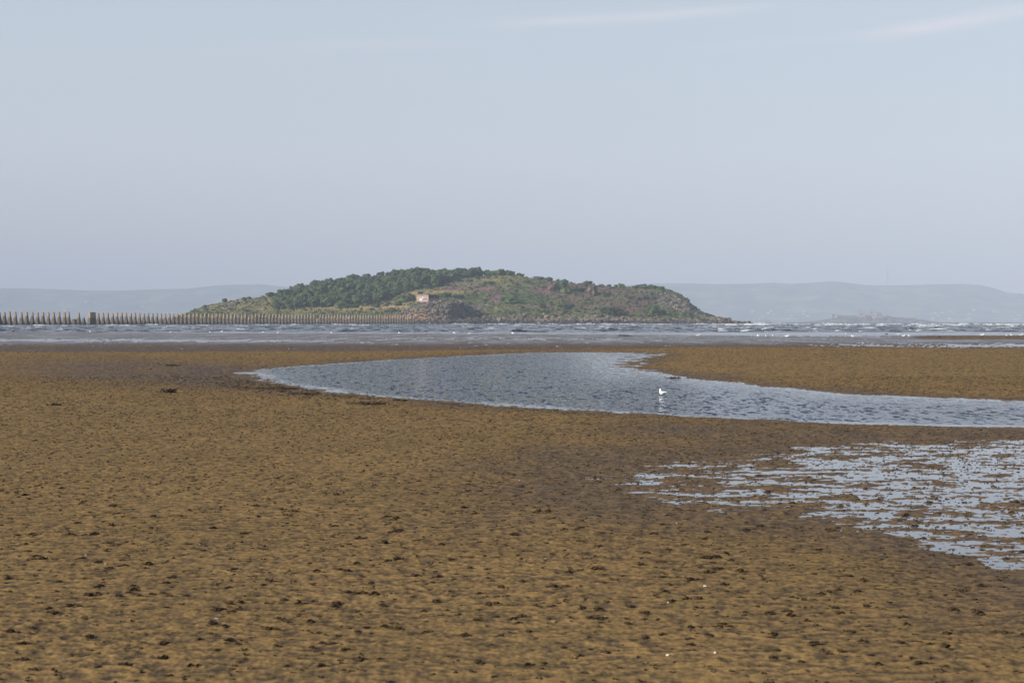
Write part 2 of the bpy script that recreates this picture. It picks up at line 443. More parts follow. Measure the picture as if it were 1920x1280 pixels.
for i in inframe:
    o = bpy.data.objects.new('worm_cast', random.choice(meshes)); C.objects.link(o)
    s = size[i]; o.location = (X[i], D[i], zc[i]); o.scale = (s*1.3, s, s*random.uniform(.7, 1.1)); o.rotation_euler = (0, 0, random.uniform(0, 6.28))
    tag(o, cast_label, 'worm cast', 'lugworm casts scattered over the near sand')
rest = np.array(sorted(set(range(len(X)))-set(inframe)))
iv, iff = ICO[0]; VV = []; FF = []; off = 0
for rep in range(3):
    if rep == 2: rest = rest[D[rest] < 18]
    n = len(rest); S_ = size[rest]; r_ = .015*S_
    cx = X[rest]+rng.normal(size=n)*.026*S_*(rep > 0); cy = D[rest]+rng.normal(size=n)*.02*S_*(rep > 0); cz = zc[rest]+.003
    rad = np.stack([r_*rng.uniform(.8, 1.8, n), r_*rng.uniform(.7, 1.2, n), r_*rng.uniform(.5, 1.1, n)], -1)
    jit = 1+.35*(rng.random((n, 12))*2-1)
    v_ = iv[None]*jit[..., None]*rad[:, None, :]+np.stack([cx, cy, cz], -1)[:, None, :]
    VV.append(v_.reshape(-1, 3)); FF.append((iff[None]+(np.arange(n)*12)[:, None, None]).reshape(-1, 3)+off); off += n*12
acc = Acc(); acc.v = VV; acc.f = FF
tag(acc.build('worm_casts', M['cast'], False), 'field of smaller worm casts and dark pellets on the sand', 'worm casts', kind='stuff')

# ------------------------------------------------------------------ seaweed, shells, driftwood
M['weed'] = mat_simple('seaweed', (.020, .015, .010), (.07, .048, .024), 20, .6)
def zat(x, y):
    return float(sand_fields(np.array([x]), np.array([y]))[0][0])
def weed_clump(a, x, y, zz, w, h, n):
    for _ in range(n):
        p = [(x+random.gauss(0, w*.3), y+random.gauss(0, w*.25), zz+.004)]
        q = random.uniform(0, 6.28); L = w*random.uniform(.2, .5)
        for i in range(4):
            q += random.gauss(0, .6); l = p[-1]; p.append((l[0]+math.cos(q)*L/4, l[1]+math.sin(q)*L/5, zz+.004+random.random()*h))
        r = random.uniform(.006, .014)*(.5+h*8)
        a.add(*tube_vf(p, [r*.5, r, r, r*.9, r*.3], 4))
def weed_thing(px, py, w, h, n, label):
    D = float(dist(py)); x = wx(px, D); a = Acc(); a.add(*tube_vf([(w*t_, .03*math.sin(t_*9), .012) for t_ in (-.5, -.3, -.1, .1, .3, .5)], [.01, .02, .03, .03, .02, .01], 6)); weed_clump(a, 0, 0, 0, w*.8, h, n)
    o = a.build('seaweed_clump', M['weed'], True); o.location = (x, D, zat(x, D)); tag(o, label, 'seaweed')
weed_thing(316, 740, .35, .10, 24, 'upright black seaweed clump alone on damp sand left of the creek tip')
weed_thing(690, 763, .75, .05, 40, 'long flat black strand of seaweed below the near creek bank')
weed_thing(515, 731, 1.1, .04, 34, 'widest dark seaweed heap beside the tip of the creek')
weed_thing(322, 688, .6, .05, 20, 'small dark seaweed strip on damp sand beyond the creek tip')
weed_thing(1264, 709, .45, .05, 16, 'small black seaweed scrap lying in the bright shallows of the far bank')
weed_thing(745, 755, .4, .04, 14, 'short dark seaweed strand right of the long flat strand')
weed_thing(575, 742, .6, .045, 24, 'dark seaweed clump right of the widest heap by the bank')
weed_thing(102, 765, .3, .04, 14, 'small seaweed clump on golden sand at the far left')
a = Acc()
for _ in range(300):
    t = random.random()*.9
    if t < .6: px_ = random.gauss(500, 95); py_ = 727+(px_-500)*.1+random.gauss(0, 8)
    elif t < .85: px_ = random.uniform(150, 560); py_ = random.gauss(697, 9)
    else: px_ = random.uniform(600, 1100); py_ = 745+(px_-600)*.06+random.gauss(0, 3)
    D_ = float(dist(py_)); x_ = wx(px_, D_)
    if poly_sdf(np.array([x_]), np.array([D_]), CREEK)[0] < .25: continue
    weed_clump(a, x_, D_, zat(x_, D_), random.uniform(.1, .32), .022, random.randint(2, 5))
tag(a.build('seaweed_litter', M['weed'], True), 'scattered dark seaweed litter round the creek tip', 'seaweed', kind='stuff')

M['shell'] = mat_simple('shell', (.5, .44, .36), (.62, .57, .5), 40, .5); M['shell2'] = mat_simple('yellow_shell', (.6, .33, .05), (.75, .45, .1), 40, .5)
def shell_mesh(mat):
    v = []; f = []; nu, nv = 10, 6
    for j in range(nv):
        r = (j/(nv-1))
        for i in range(nu):
            q = -1.9+3.8*i/(nu-1); rr = r*(1+.05*(i % 2)); v.append((math.sin(q)*rr*.5, math.cos(q)*rr*.55-.2, .28*(1-r*r)**.5*(.9+.1*(i % 2))))
    for j in range(nv-1):
        for i in range(nu-1): k = j*nu+i; f.append((k, k+1, k+nu+1, k+nu))
    n = len(v); v += [(a_, b_, c_-.05) for a_, b_, c_ in v]
    f += [tuple(n+i for i in reversed(t)) for t in f]
    return make_mesh('shell', v, np.array(f), mat, True)
shells = [(1323,1116,1.4,'bright white shell right of centre on the near sand, brightest of the shells'),(405,1180,1.4,'whitish shell on the near sand at left, larger than the others there'),(1252,1247,1.1,'cream shell near the bottom edge right of centre'),
 (1342,1244,1.0,'flat pale shell at the bottom right of the cream shell'),(974,905,1.0,'white shell left of the puddles on damp sand'),(1254,1146,.8,'thin white shell below and left of the brightest shell'),
 (1135,1174,.8,'faint pale shell left of the thin white shell'),(1023,1063,.7,'tiny white shell in the middle of the near sand'),(197,1074,.8,'tiny pale shell on the left sand above the larger whitish shell'),
 (116,1260,1.0,'dull white shell in the bottom left corner'),(373,1034,.7,'tiny cream shell above the larger whitish shell at left'),(160,1056,.8,'dull pale shell farthest up of the shells at far left'),(1269,989,.7,'small pinkish white shell below the puddles')]
sm = None
for x_, y_, s_, lb in shells:
    if sm is None: o = shell_mesh(M['shell']); sm = o.data
    else: o = bpy.data.objects.new('shell', sm); C.objects.link(o)
    D_ = float(dist(y_)); X_ = wx(x_, D_); o.location = (X_, D_, zat(X_, D_)+.003); o.scale = (.021*s_,)*3; o.rotation_euler = (random.uniform(-.3, .6), random.uniform(-.3, .3), random.uniform(0, 6)); tag(o, lb, 'shell', 'shells on the near sand')
o = shell_mesh(M['shell2']); D_ = float(dist(1189)); o.location = (wx(1186, D_), D_, zat(wx(1186, D_), D_)+.003); o.scale = (.024,)*3; tag(o, 'small yellow shell on the near sand, only yellow one', 'shell', 'shells on the near sand')
# driftwood on the wet flats
D_ = 198.; a = Acc()
a.add(*tube_vf([(-1.6,0,.1),(-.9,.1,.22),(-.1,0,.2),(.8,.1,.14),(1.6,.2,.08)], [.06,.14,.17,.13,.05], 7)); a.add(*tube_vf([(-.9,.1,.22),(-1.1,0,.5),(-1.3,0,.62)], [.07,.05,.02], 5)); a.add(*tube_vf([(.3,0,.18),(.6,-.2,.38)], [.06,.02], 5))
o = a.build('driftwood_log', M['weed'], True); o.scale = (.62, .62, .5); o.location = (wx(1172, D_), D_, 0); tag(o, 'dark driftwood log lying alone on the wet flats before the island', 'driftwood')

# ------------------------------------------------------------------ gulls
M['white'] = mat_simple('white_feather', (.80, .79, .75), (.88, .87, .84), 30, .8)
M['wing'] = mat_simple('grey_feather', (.72, .72, .71), (.82, .82, .80), 30, .8)
M['bill'] = mat_simple('bill', (.35, .14, .03), (.5, .25, .05), 30, .5); M['dark'] = mat_simple('dark_feather', (.02, .02, .022), (.05, .045, .04), 20, .7)
M['leg'] = mat_simple('bird_leg', (.35, .2, .15), (.45, .25, .2), 30, .5)
def loft(rings, n=12):
    V = []; Fc = []
    for (x, z_, w, h) in rings:
        for k in range(n):
            q = 2*math.pi*k/n; V.append((x, w*math.cos(q), z_+h*math.sin(q)))
    for i in range(len(rings)-1):
        for k in range(n): k2 = (k+1) % n; Fc.append((i*n+k, (i+1)*n+k, (i+1)*n+k2, i*n+k2))
    Fc2 = [tuple(range(n))[::1], tuple(range((len(rings)-1)*n, len(rings)*n))[::-1]]
    return V, [list(f) for f in Fc]+[list(f) for f in Fc2]
def gull(loc, rz, s=1.0, label='', standing=False, dark=False, group=None):
    e = bpy.data.objects.new('gull' if not dark else 'dark_bird', None); C.objects.link(e); e.location = loc; e.rotation_euler = (0, 0, rz); e.scale = (s,)*3
    tag(e, label, 'gull' if not dark else 'bird', group)
    lift = .09 if standing else 0
    # one body surface: tail tip, rump, belly, breast then the neck bends up into the head (rings tilt with the path)
    path = [(-.22,.075,.006,.006),(-.17,.075,.032,.012),(-.11,.065,.058,.040),(-.04,.052,.074,.058),(.04,.052,.074,.060),(.09,.070,.062,.056),(.115,.105,.044,.044),(.118,.140,.032,.033),(.120,.165,.029,.031),(.130,.185,.032,.031),(.138,.198,.027,.024),(.142,.210,.012,.010)]
    V = []; n = 12; tang = []
    P = [np.array((p[0], 0, p[1])) for p in path]
    for i, p in enumerate(path):
        t = P[min(i+1, len(P)-1)]-P[max(0, i-1)]; t /= np.linalg.norm(t); up = np.cross(t, (0, 1, 0)); up = -up if up[2] < 0 and i < 5 else up
        if i >= 5 and np.dot(up, prev) < 0: up = -up
        prev = up
        for k in range(n):
            q = 2*math.pi*k/n; V.append(P[i]+np.array((0, 1, 0))*p[2]*math.cos(q)+up*p[3]*math.sin(q))
    Fc = [[i*n+k, (i+1)*n+k, (i+1)*n+(k+1) % n, i*n+(k+1) % n] for i in range(len(P)-1) for k in range(n)]+[list(range(n)), list(range((len(P)-1)*n, len(P)*n))[::-1]]
    V = np.array(V)+np.array((0, 0, lift))
    make_mesh('body', V, Fc, M['dark'] if dark else M['white'], True, e)
    for sgn in (-1, 1):
        W, Wf = [], []
        rr = [(-.27,.088,.006,.004),(-.2,.085,.012,.016),(-.12,.075,.016,.032),(-.03,.070,.018,.043),(.05,.072,.014,.036),(.085,.078,.006,.014)]
        for (x, z_, w, h) in rr:
            yo = sgn*(.072 if x > -.15 else .045 if x > -.22 else .02)
            for k in range(8): q = 2*math.pi*k/8; W.append((x, yo+w*math.cos(q)-sgn*.01, z_+lift+h*math.sin(q)*.8))
        Wf = [[i*8+k, (i+1)*8+k, (i+1)*8+(k+1) % 8, i*8+(k+1) % 8] for i in range(len(rr)-1) for k in range(8)]+[list(range(8)), list(range(40, 48))[::-1]]
        make_mesh('wing', W, Wf, M['dark'] if dark else M['wing'], True, e)
    v, f = tube_vf([(.150,0,.184+lift),(.175,0,.181+lift),(.196,0,.173+lift)], [.010,.007,.002], 6); make_mesh('beak', v, f, M['bill'], True, e)
    v, f = blob((.150, .022, .192+lift), (.004,)*3, 0, 0); v2, f2 = blob((.150, -.022, .192+lift), (.004,)*3, 0, 0)
    make_mesh('eye', np.concatenate([v]), f, M['dark'], True, e); make_mesh('eye', v2, f2, M['dark'], True, e)
    if standing:
        for sgn in (-1, 1):
            v, f = tube_vf([(0, sgn*.03, .1), (.005, sgn*.03, .05), (0, sgn*.03, .0)], [.009, .005, .005], 5); make_mesh('leg', v, f, M['leg'], True, e)
    return e
D_ = float(dist(738)); gull((wx(1242, D_), D_, -.012), R(122), .66, 'white gull floating alone on the rippled blue creek')
main_parts = None
G = [(416,623.4,0,'white gull at the tideline before the left pylons, brightest one there'),(169,623.4,0,None),(319,625,0,None),(394,624.4,0,None),(494,624.6,0,None),(521,625.6,0,None),(622,626,0,None),(750,627,0,'yellowish white gull on the wet flats below the row end'),
 (853,627,0,'large pale gull on the wet flats right of the brick bunker'),(880,627.6,0,None),(962,627.4,0,'pale gull on the wet flats below the green slope'),(1309,632,0,'lone white gull on the wet flats before the right tip of the island'),
 (1422,632,0,None),(1437,632.8,0,None),(1450,632,0,None),(1476,633.6,0,'biggest white gull of those before the distant fortress, stooping low'),(1587,628.6,0,None),(1599,633,0,None),(1684,629.8,0,None),(1694,632,0,None),(1705,632,0,None),
 (1842,631,0,'white gull on the brown sand strip, left of the two at the right edge'),(1888,632,0,None),(1897,631,0,None),(1915,631.6,0,'white gull nearest the right edge of the picture'),
 (25,623.2,1,'small dark bird at the tideline on the far left'),(336,623.4,1,'small dark bird left of the brightest left gull'),(1662,628.8,1,'dark bird at the sea edge below the fortress island'),(1761,634.6,1,'dark bird at the left end of the brown sand strip')]
srcs = {}
def copy_tree(o, loc, rz, s):
    c = o.copy(); C.objects.link(c); c.location = loc; c.rotation_euler = (0, 0, rz); c.scale = (s,)*3
    for ch in o.children: d_ = ch.copy(); C.objects.link(d_); d_.parent = c
    return c
for gx, gy, dk, lb in G:
    D_ = float(dist(gy)); zz = max(0, zat(wx(gx, D_), D_)); loc = (wx(gx, D_), D_, zz); rz = random.choice([R(180), R(0), R(210), R(-30), R(150)])
    sc = 1.35 if lb and not dk else 1.1
    if dk not in srcs: srcs[dk] = o = gull(loc, rz, sc, 'x', True, bool(dk))
    else: o = copy_tree(srcs[dk], loc, rz, sc)
    o['label'] = lb or 'small white gull standing at the far tideline'
    o['category'] = 'bird' if dk else 'gull'
    o['group'] = 'dark birds at the tideline' if dk else 'gulls standing along the far tideline'

# ------------------------------------------------------------------ causeway pylons
def mat_pylon():
    k = NT('weathered_concrete'); p = k.obj(); s = k.n('ShaderNodeSeparateXYZ'); k.l(p, s.inputs[0])
    oi = k.n('ShaderNodeObjectInfo').outputs['Random']
    n = k.noise(p, .8, detail=5, rough=.65).outputs['Fac']; n2 = k.noise(p, 3, (1, 1, .3), 4).outputs['Fac']
    h = k.math('ADD', s.outputs['Z'], k.math('MULTIPLY', k.math('SUBTRACT', n, .5), 2.2))
    h = k.math('ADD', h, k.math('MULTIPLY', k.math('SUBTRACT', oi, .5), 1.6))
    top = k.mix(k.ramp(n2, .3, .7), (.25, .16, .095), (.35, .26, .17))
    top = k.mix(k.math('MULTIPLY', oi, .5), top, (.26, .21, .15))
    mid = k.mix(k.ramp(n2, .3, .7), (.085, .07, .055), (.155, .125, .095))
    low = k.mix(k.ramp(n2, .35, .7), (.03, .03, .026), (.07, .065, .052))
    c = k.mix(k.ramp(h, 4.6, 5.9), mid, top); c = k.mix(k.ramp(h, .2, 2.2), low, c)
    k.bsdf(c, .95, .05, normal=k.bump(n2, .25, .1)); return k.m
M['pylon'] = mat_pylon()
def pylon_mesh(kind):
    """square tapering shaft with a slight shoulder, slightly rounded at the head"""
    secs = {'a': [(0,1.75),(.6,1.62),(2.5,1.25),(4.6,.92),(5.7,.78),(5.9,.80),(7.6,.58),(8.2,.50),(8.45,.40)],
            'b': [(0,1.7),(.9,1.5),(3,1.12),(5.2,.86),(5.6,.78),(7.0,.64),(8.1,.54),(8.4,.46)],
            'c': [(0,1.8),(1.3,1.5),(3.2,1.2),(5.0,.84),(6.9,.66),(8.0,.48),(8.5,.3)],
            'knob': [(0,1.75),(2.5,1.2),(4.6,.75),(5.0,.45),(5.25,.5),(5.6,.92),(6.6,.82),(7.9,.52),(8.4,.3)],
            'stub': [(0,1.9),(1.5,1.65),(2.8,1.5),(3.4,1.35),(3.7,1.1)],
            'point': [(0,1.65),(2.0,1.35),(3.4,.95),(4.4,.62),(5.1,.2)]}[kind]
    V = []; n = 8
    for z_, r in secs:
        for k in range(n):
            q = math.pi/4*k; base = r if k % 2 == 0 else r*1.0
            # squared section: corners on odd k
            dx, dy = [(1,0),(1,1),(0,1),(-1,1),(-1,0),(-1,-1),(0,-1),(1,-1)][k]
            ch = .94 if dx and dy else 1
            V.append((dx*r*ch*.85+random.gauss(0, .05), dy*r*ch+random.gauss(0, .05), z_+random.gauss(0, .05)*(z_ > 0)-(.5 if z_ == 0 else 0)))
    Fc = [[i*n+k, i*n+(k+1) % n, (i+1)*n+(k+1) % n, (i+1)*n+k] for i in range(len(secs)-1) for k in range(n)]
    Fc += [list(range(n))[::-1], list(range((len(secs)-1)*n, len(secs)*n))]
    o = make_mesh('concrete_pylon', V, Fc, M['pylon']); me = o.data; bpy.data.objects.remove(o); return me
PM = {k: [pylon_mesh(k) for _ in range(3)] for k in ('a', 'b', 'c')}
def row_D(px): t = (px-960)/F; return (-327-410.7)/(t-.4107)
xs = [-25,-15.5,-7,-1,8.5,18.5,28.5,40,50,60.5,70.5,80.5,91,101,111,121,129,139,147.5,157,171,184.5,193.5]
for q in (-34, -44.5, -55, -66, -77): xs.insert(0, q)
x_ = 193.5
while x_ < 774:
    x_ += float(np.interp(x_, [190, 320, 400, 500, 600, 770], [8.8, 7.7, 7.0, 6.3, 5.6, 4.7])); xs.append(x_)
ang = math.atan2(560, 230)
for i, x_ in enumerate(xs):
    D_ = row_D(x_+random.gauss(0, .12)); X_ = wx(x_, D_)
    kind = {91: 'knob', 139: 'stub', 157: 'point'}.get(x_)
    if x_ == 171: continue
    if kind: me = pylon_mesh(kind)
    else: me = random.choice(PM[random.choice('aab' 'c')])
    o = bpy.data.objects.new('concrete_pylon', me); C.objects.link(o)
    o.location = (X_, D_, 0); hs = random.uniform(.965, 1.02); w = random.uniform(1.0, 1.1)*float(np.interp(x_, [0, 300, 770], [1.03, .95, .82]))
    if not kind and x_ > 190 and random.random() < .045: hs *= random.uniform(.5, .85)
    o.scale = (w*.92, w*.95, hs); o.rotation_euler = (random.gauss(0, .01), random.gauss(0, .012), R(63)+random.gauss(0, .04))
    lb = {'knob': 'concrete pylon with a pinched neck and knob-like head, left of the big block', 'stub': 'broken low stump of a pylon, shortest at the left of the row', 'point': 'short pointed pylon just left of the big dark block'}.get(kind, 'tall tapering weathered concrete pylon in the long row across the water')
    tag(o, lb, 'pylon', 'concrete pylons of the tidal causeway')
# the wide block in the row
e = bpy.data.objects.new('concrete_block', None); C.objects.link(e); D_ = row_D(171.5); e.location = (wx(172.2, D_), D_, 0); e.rotation_euler = (0, 0, R(38))
tag(e, 'broad dark concrete block with flat top standing in the pylon row', 'concrete block')
v, f = box_vf((0, 0, -.5), (4.9, 5.0, 8.6), 0, .80); make_mesh('body', v, f, M['pylon'], False, e)
v, f = box_vf((0, 0, 8.1), (4.1, 4.2, .45), 0, .97); make_mesh('cap', v, f, M['pylon'], False, e)

# ------------------------------------------------------------------ island
RX = [300,330,355,380,420,450,500,520,560,600,640,700,760,800,850,900,930,960,985,1020,1050,1100,1150,1200,1240,1255,1275,1290,1300,1320,1340,1370,1400,1425]
RY = [607.5,597,587,576,568,563,558,555,548,542,535,527,521,518,518.5,518,516.5,517,520.5,525,529,534,538.5,538,538.5,544,553.5,562,576,588,594,600,605.5,607.5]
HX = [700,735,755,768,782,850,868,890,915,935]; HYv = [0,8,15,28,39,40,37,27,13,0]
def isl_fields(px, s):
    yr = np.interp(px, RX, RY); yb = 606.9
    hgt = np.maximum(yb-yr, 0)
    W = 90+290*np.clip(hgt/80, 0, 1)**.7
    D = ISL+s*W+14*np.sin(px*.021)*np.clip(1-s, 0, 1)
    gs = np.interp(s, [0,.02,.05,.10,.3,.55,.8,.93,1.0,1.06,1.3,1.6], [-.03,.03,.07,.14,.36,.62,.87,.975,1.0,.985,.7,-.15])
    # right end: cliffy shoulder
    cl = sst(1180, 1250, px)
    gc = np.interp(s, [0,.03,.1,.3,.5,.6,.75,.95,1.0,1.06,1.3,1.6], [-.03,.04,.12,.28,.48,.56,.82,.97,1.0,.98,.6,-.15])
    g = gs*(1-cl)+gc*cl
    up = hgt*g
    # rocky headland carrying the brick lookout
    Hh = np.interp(px, HX, HYv)
    s0 = .03+.27*sst(838, 935, px)
    hd = Hh*sst(s0, s0+.05, s)*(1-.55*sst(.34, .5, s))
    k = 3.0; m = np.maximum(up, hd)
    up = m+0.5*np.maximum(0, k-np.abs(up-hd))**2/k*.5
    rocky = np.clip(np.exp(-((s-.03)/.05)**2)+sst(.2, .9, hd/(up+1e-3))*(Hh > 4)*sst(.26, .1, s-s0)+cl*sst(.42, .5, s)*sst(.82, .72, s)*sst(1215, 1240, px), 0, 1)
    X = wx(px, D)
    n1 = fbm(X*.02, D*.02, 4, 91); n2 = fbm(X*.11, D*.11, 4, 92, .6)
    fade = np.clip(up/12, 0, 1)*np.clip((1.25-s)*2, 0, 1)
    up = up+fade*(n1*4.2+n2*(1.0+3.0*rocky))
    zz = H+(HZ-(yb-up))*D/F
    zz = np.where(up < .3, np.minimum(zz, .5+.0*zz), zz)
    rid = np.abs(fbm(X*.16, D*.16, 3, 95))
    zz = zz+rocky*np.clip(up/3, 0, 1)*((rid-.2)*3.2+fbm(X*.5, D*.5, 2, 96)*.9)
    return X, D, zz, up, rocky
ipx = np.arange(300, 1426, 1.15); isv = np.concatenate([np.linspace(0, .35, 130), np.linspace(.355, 1.1, 170), np.linspace(1.13, 1.6, 20)])
Pg, Sg = np.meshgrid(ipx, isv)
X, D, Z, UP, ROCK = isl_fields(Pg, Sg)
Yi = HZ-(Z-H)*F/D      # image row where each ground point stands
def g2(px, py, cx, cy, rx, ry): return np.exp(-((px-cx)/rx)**2-((py-cy)/ry)**2)
COLS_ = dict(green=(.10,.125,.042), olive=(.18,.175,.062), dark=(.035,.05,.022), gold=(.42,.30,.125), tan=(.27,.21,.11), pink=(.30,.125,.175), mauve=(.20,.105,.10), rock=(.165,.14,.115), rockd=(.06,.055,.05), orange=(.42,.22,.10), beach=(.30,.22,.16))
COLS = {k_: tuple(.82*q_ for q_ in v_) for k_, v_ in COLS_.items()}
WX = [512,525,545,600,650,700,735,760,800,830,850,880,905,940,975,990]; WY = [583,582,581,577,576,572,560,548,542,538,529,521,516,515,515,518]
def isl_color(px, py, s, rocky, X, D):
    n = fbm(X*.03, D*.03, 4, 101); nb = fbm(X*.12, D*.12, 4, 102, .6)
    c = np.zeros(px.shape+(3,))+np.array(COLS['olive'])
    def lay(name, m):
        nonlocal c
        m = np.clip(m, 0, 1)[..., None]; c = c*(1-m)+np.array(COLS[name])*m
    lay('green', sst(-.1, .3, n+nb*.6)+sst(930, 1010, px)*.4)
    lay('tan', sst(.12, .4, nb-n*.6)*.6)
    # drier grass
    lay('gold', (g2(px, py, 620, 578, 130, 5)+g2(px, py, 735, 572, 40, 7))*(.55+.9*nb+.3))
    lay('gold', (g2(px, py, 765, 551, 45, 5.5)+g2(px, py, 730, 549, 25, 5)+g2(px, py, 830, 547, 50, 3))*(.85+1.3*nb+.5*n))
    lay('gold', (g2(px, py, 905, 525, 55, 4)+g2(px, py, 965, 521, 20, 3))*.8*(.6+nb*1.5))
    lay('gold', g2(px, py, 450, 572, 90, 14)*(.35+1.1*nb))
    lay('rock', g2(px, py, 880, 530, 40, 4.5)*(.6+2*nb)+g2(px, py, 850, 532, 16, 5)*.5)
    lay('tan', g2(px, py, 870, 536, 60, 6)*.5)
    lay('green', g2(px, py, 1000, 560, 60, 18)*.6+g2(px, py, 890, 556, 60, 5)*.8)
    pk = g2(px, py, 848, 541, 15, 2.6)*1.3+g2(px, py, 905, 541, 26, 3.5)*.8+g2(px, py, 932, 558, 12, 7)*.9+g2(px, py, 1030, 544, 26, 8)*.9+g2(px, py, 1025, 575, 34, 5)*.6
    lay('pink', pk*(1.0+1.8*nb))
    mv = sst(1020, 1070, px)*sst(1245, 1200, px)*sst(590, 574, py)*(.45+1.5*n+1.3*nb)+g2(px, py, 1115, 544, 60, 5)*.7+g2(px, py, 1190, 580, 28, 5)*.8
    lay('mauve', mv)
    lay('olive', g2(px, py, 1080, 586, 50, 4)*.8)
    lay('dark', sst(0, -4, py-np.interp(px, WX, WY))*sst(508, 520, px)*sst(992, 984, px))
    lay('rock', rocky*(.75+nb))
    lay('rockd', rocky*sst(.0, .35, -nb+n*.3)*.9)
    lay('orange', (g2(px, py, 795, 591, 26, 3.5)*1.2+g2(px, py, 735, 594, 60, 3.5)*.7)*rocky)
    lay('beach', sst(594, 598, py)*sst(603.8, 601, py)*sst(960, 1060, px)*.85)
    lay('orange', sst(594, 598, py)*sst(603, 600, py)*sst(560, 600, px)*sst(980, 800, px)*.45)
    lay('rockd', sst(601.2, 602.8, py+nb*1.2)*.95)
    return c
col = isl_color(Pg, Yi, Sg, ROCK, X, D)
col4 = np.concatenate([np.clip(col, .01, 1), np.ones(col.shape[:-1]+(1,))], -1)
M['isl'] = mat_vcol('island_ground', .35, amt=.45)
isl = make_mesh('island_hill', np.stack([X, D, Z], -1).reshape(-1, 3), grid_faces(*Pg.shape), M['isl'], True, attrs={'tint': ('FLOAT_COLOR', col4.reshape(-1, 4))})
tag(isl, 'low green and brown island hill rising from the sea', 'island', kind='structure')
def on_isl(px, s):
    X, D, Z, U, r = isl_fields(np.array([float(px)]), np.array([float(s)])); return float(X[0]), float(D[0]), float(Z[0])
SS = np.linspace(.0, 1.0, 260)
def find_isl(px, py):
    """front-most ground point of the island seen at a photo position"""
    X, D, Z, U, r = isl_fields(np.full(SS.shape, float(px)), SS); yy = HZ-(Z-H)*F/D
    k = np.argmax(yy <= py) if (yy <= py).any() else int(np.argmin(yy))
    return float(X[k]), float(D[k]), float(Z[k]), float(SS[k])

# undergrowth
M['scrub'] = mat_vcol('scrub', 1.5, amt=.6)
N = 15000
qx = rng.uniform(330, 1370, N); qs = rng.random(N)**1.15*1.02+.06
X, D, Z, U, r = isl_fields(qx, qs); yy = HZ-(Z-H)*F/D
cc = isl_color(qx, yy, qs, r, X, D)
acc = Acc(); dn = fbm(X*.05, D*.05, 3, 111)
for i in range(N):
    c = cc[i]; goldness = c[0]
    if r[i] > .5 and random.random() < .8: continue
    if goldness > .3 and random.random() < .93: continue
    if dn[i] < -.25: continue
    h = random.uniform(.35, 1.0)*(1.0+1.6*max(0, dn[i])); w = h*random.uniform(1.0, 2.0)
    k = random.uniform(.55, 1.25); tint = np.clip(c*k*np.array([1, 1.06, .95]), .01, .6)
    if random.random() < .13: tint = np.array(COLS['dark'])*random.uniform(.8, 1.6); h *= 1.7; w *= 1.4
    acc.add(*blob((X[i], D[i], Z[i]+h*.25), (w, w, h), 0, .4), col=tint)
tag(acc.build('scrub', M['scrub'], False), 'low bracken, heather and grass tussocks covering the island', 'scrub', kind='stuff')

# boulders
M['rock'] = mat_simple('boulder_rock', (.06, .052, .045), (.22, .19, .155), .9, .9, lo=.35, hi=.7, rand=.12, bump=.4)
M['rubble'] = mat_vcol('rubble', 1.2, amt=.5)
def rock_mesh():
    v, f = ICO[2]; v = v.copy()
    d_ = 1+.22*fbm(v[:, 0]*1.3+random.random()*50, v[:, 1]*1.3+v[:, 2]*1.7, 3, 5)*2
    v = v*d_[:, None]
    for _ in range(7):   # flat broken faces
        nrm = rng.normal(size=3); nrm /= np.linalg.norm(nrm); t = .72+.15*random.random(); dd = v@nrm; v = np.where((dd > t)[:, None], v-np.outer(dd-t, nrm), v)
    o = make_mesh('boulder', v, f, M['rock']); me = o.data; bpy.data.objects.remove(o); return me
RM = [rock_mesh() for _ in range(6)]
acc = Acc()
for i in range(6500):
    t = random.random()
    if t < .72: p_ = random.uniform(560, 1405) if t < .62 else random.uniform(335, 560); s_ = max(0, random.triangular(-.01, .11, .02))
    elif t < .84: p_ = random.triangular(745, 930, 820); s_ = random.uniform(.03, .12)+.27*float(sst(838, 935, p_))*random.uniform(.7, 1)
    elif t < .9: p_ = random.gauss(1262, 16); s_ = random.uniform(.4, .85)
    elif t < .94: p_ = random.gauss(425, 35); s_ = random.uniform(.1, .8)
    else: p_ = random.uniform(940, 1180); s_ = random.uniform(.05, .2)
    x_, d_, z_ = on_isl(p_, s_); yy_ = HZ-(z_-H)*F/d_
    r_ = random.lognormvariate(-.05, .45)*.85
    b = np.array(COLS['rock'])*random.uniform(.45, 1.7)*np.array([1.03, 1, .97]) if yy_ < 601.6 else np.array(COLS['rockd'])*random.uniform(.7, 2.0)
    if 594 < yy_ < 602 and p_ > 1000 and random.random() < .6: b = np.array(COLS['beach'])*random.uniform(.8, 1.3)
    acc.add(*blob((x_, d_, z_+r_*.15), (r_*random.uniform(.8, 1.4), r_, r_*random.uniform(.55, .95)), 0 if r_ < 1.2 else 1, .3), col=np.clip(b, .02, .6))
tag(acc.build('shore_rocks', M['rubble'], False), 'rubble of grey and tan rocks along the island shore', 'rocks', kind='stuff')
for i in range(70):
    t = random.random()
    p_ = random.uniform(700, 1390) if t < .7 else random.uniform(1240, 1285); s_ = random.uniform(0, .09) if t < .7 else random.uniform(.45, .8)
    x_, d_, z_ = on_isl(p_, s_); o = bpy.data.objects.new('boulder', random.choice(RM)); C.objects.link(o)
    r_ = random.uniform(1.3, 2.5); o.location = (x_, d_, z_+r_*.2); o.scale = (r_*1.2, r_, r_*.8); o.rotation_euler = (random.gauss(0, .3), random.gauss(0, .3), random.uniform(0, 6))
    if t < .7: tag(o, 'large grey boulder among the rubble of the island shore', 'boulder', 'boulders on the island shore')
    else: tag(o, 'pale block of rock on the cliff at the right end of the island', 'boulder', 'blocks on the right-hand cliff')
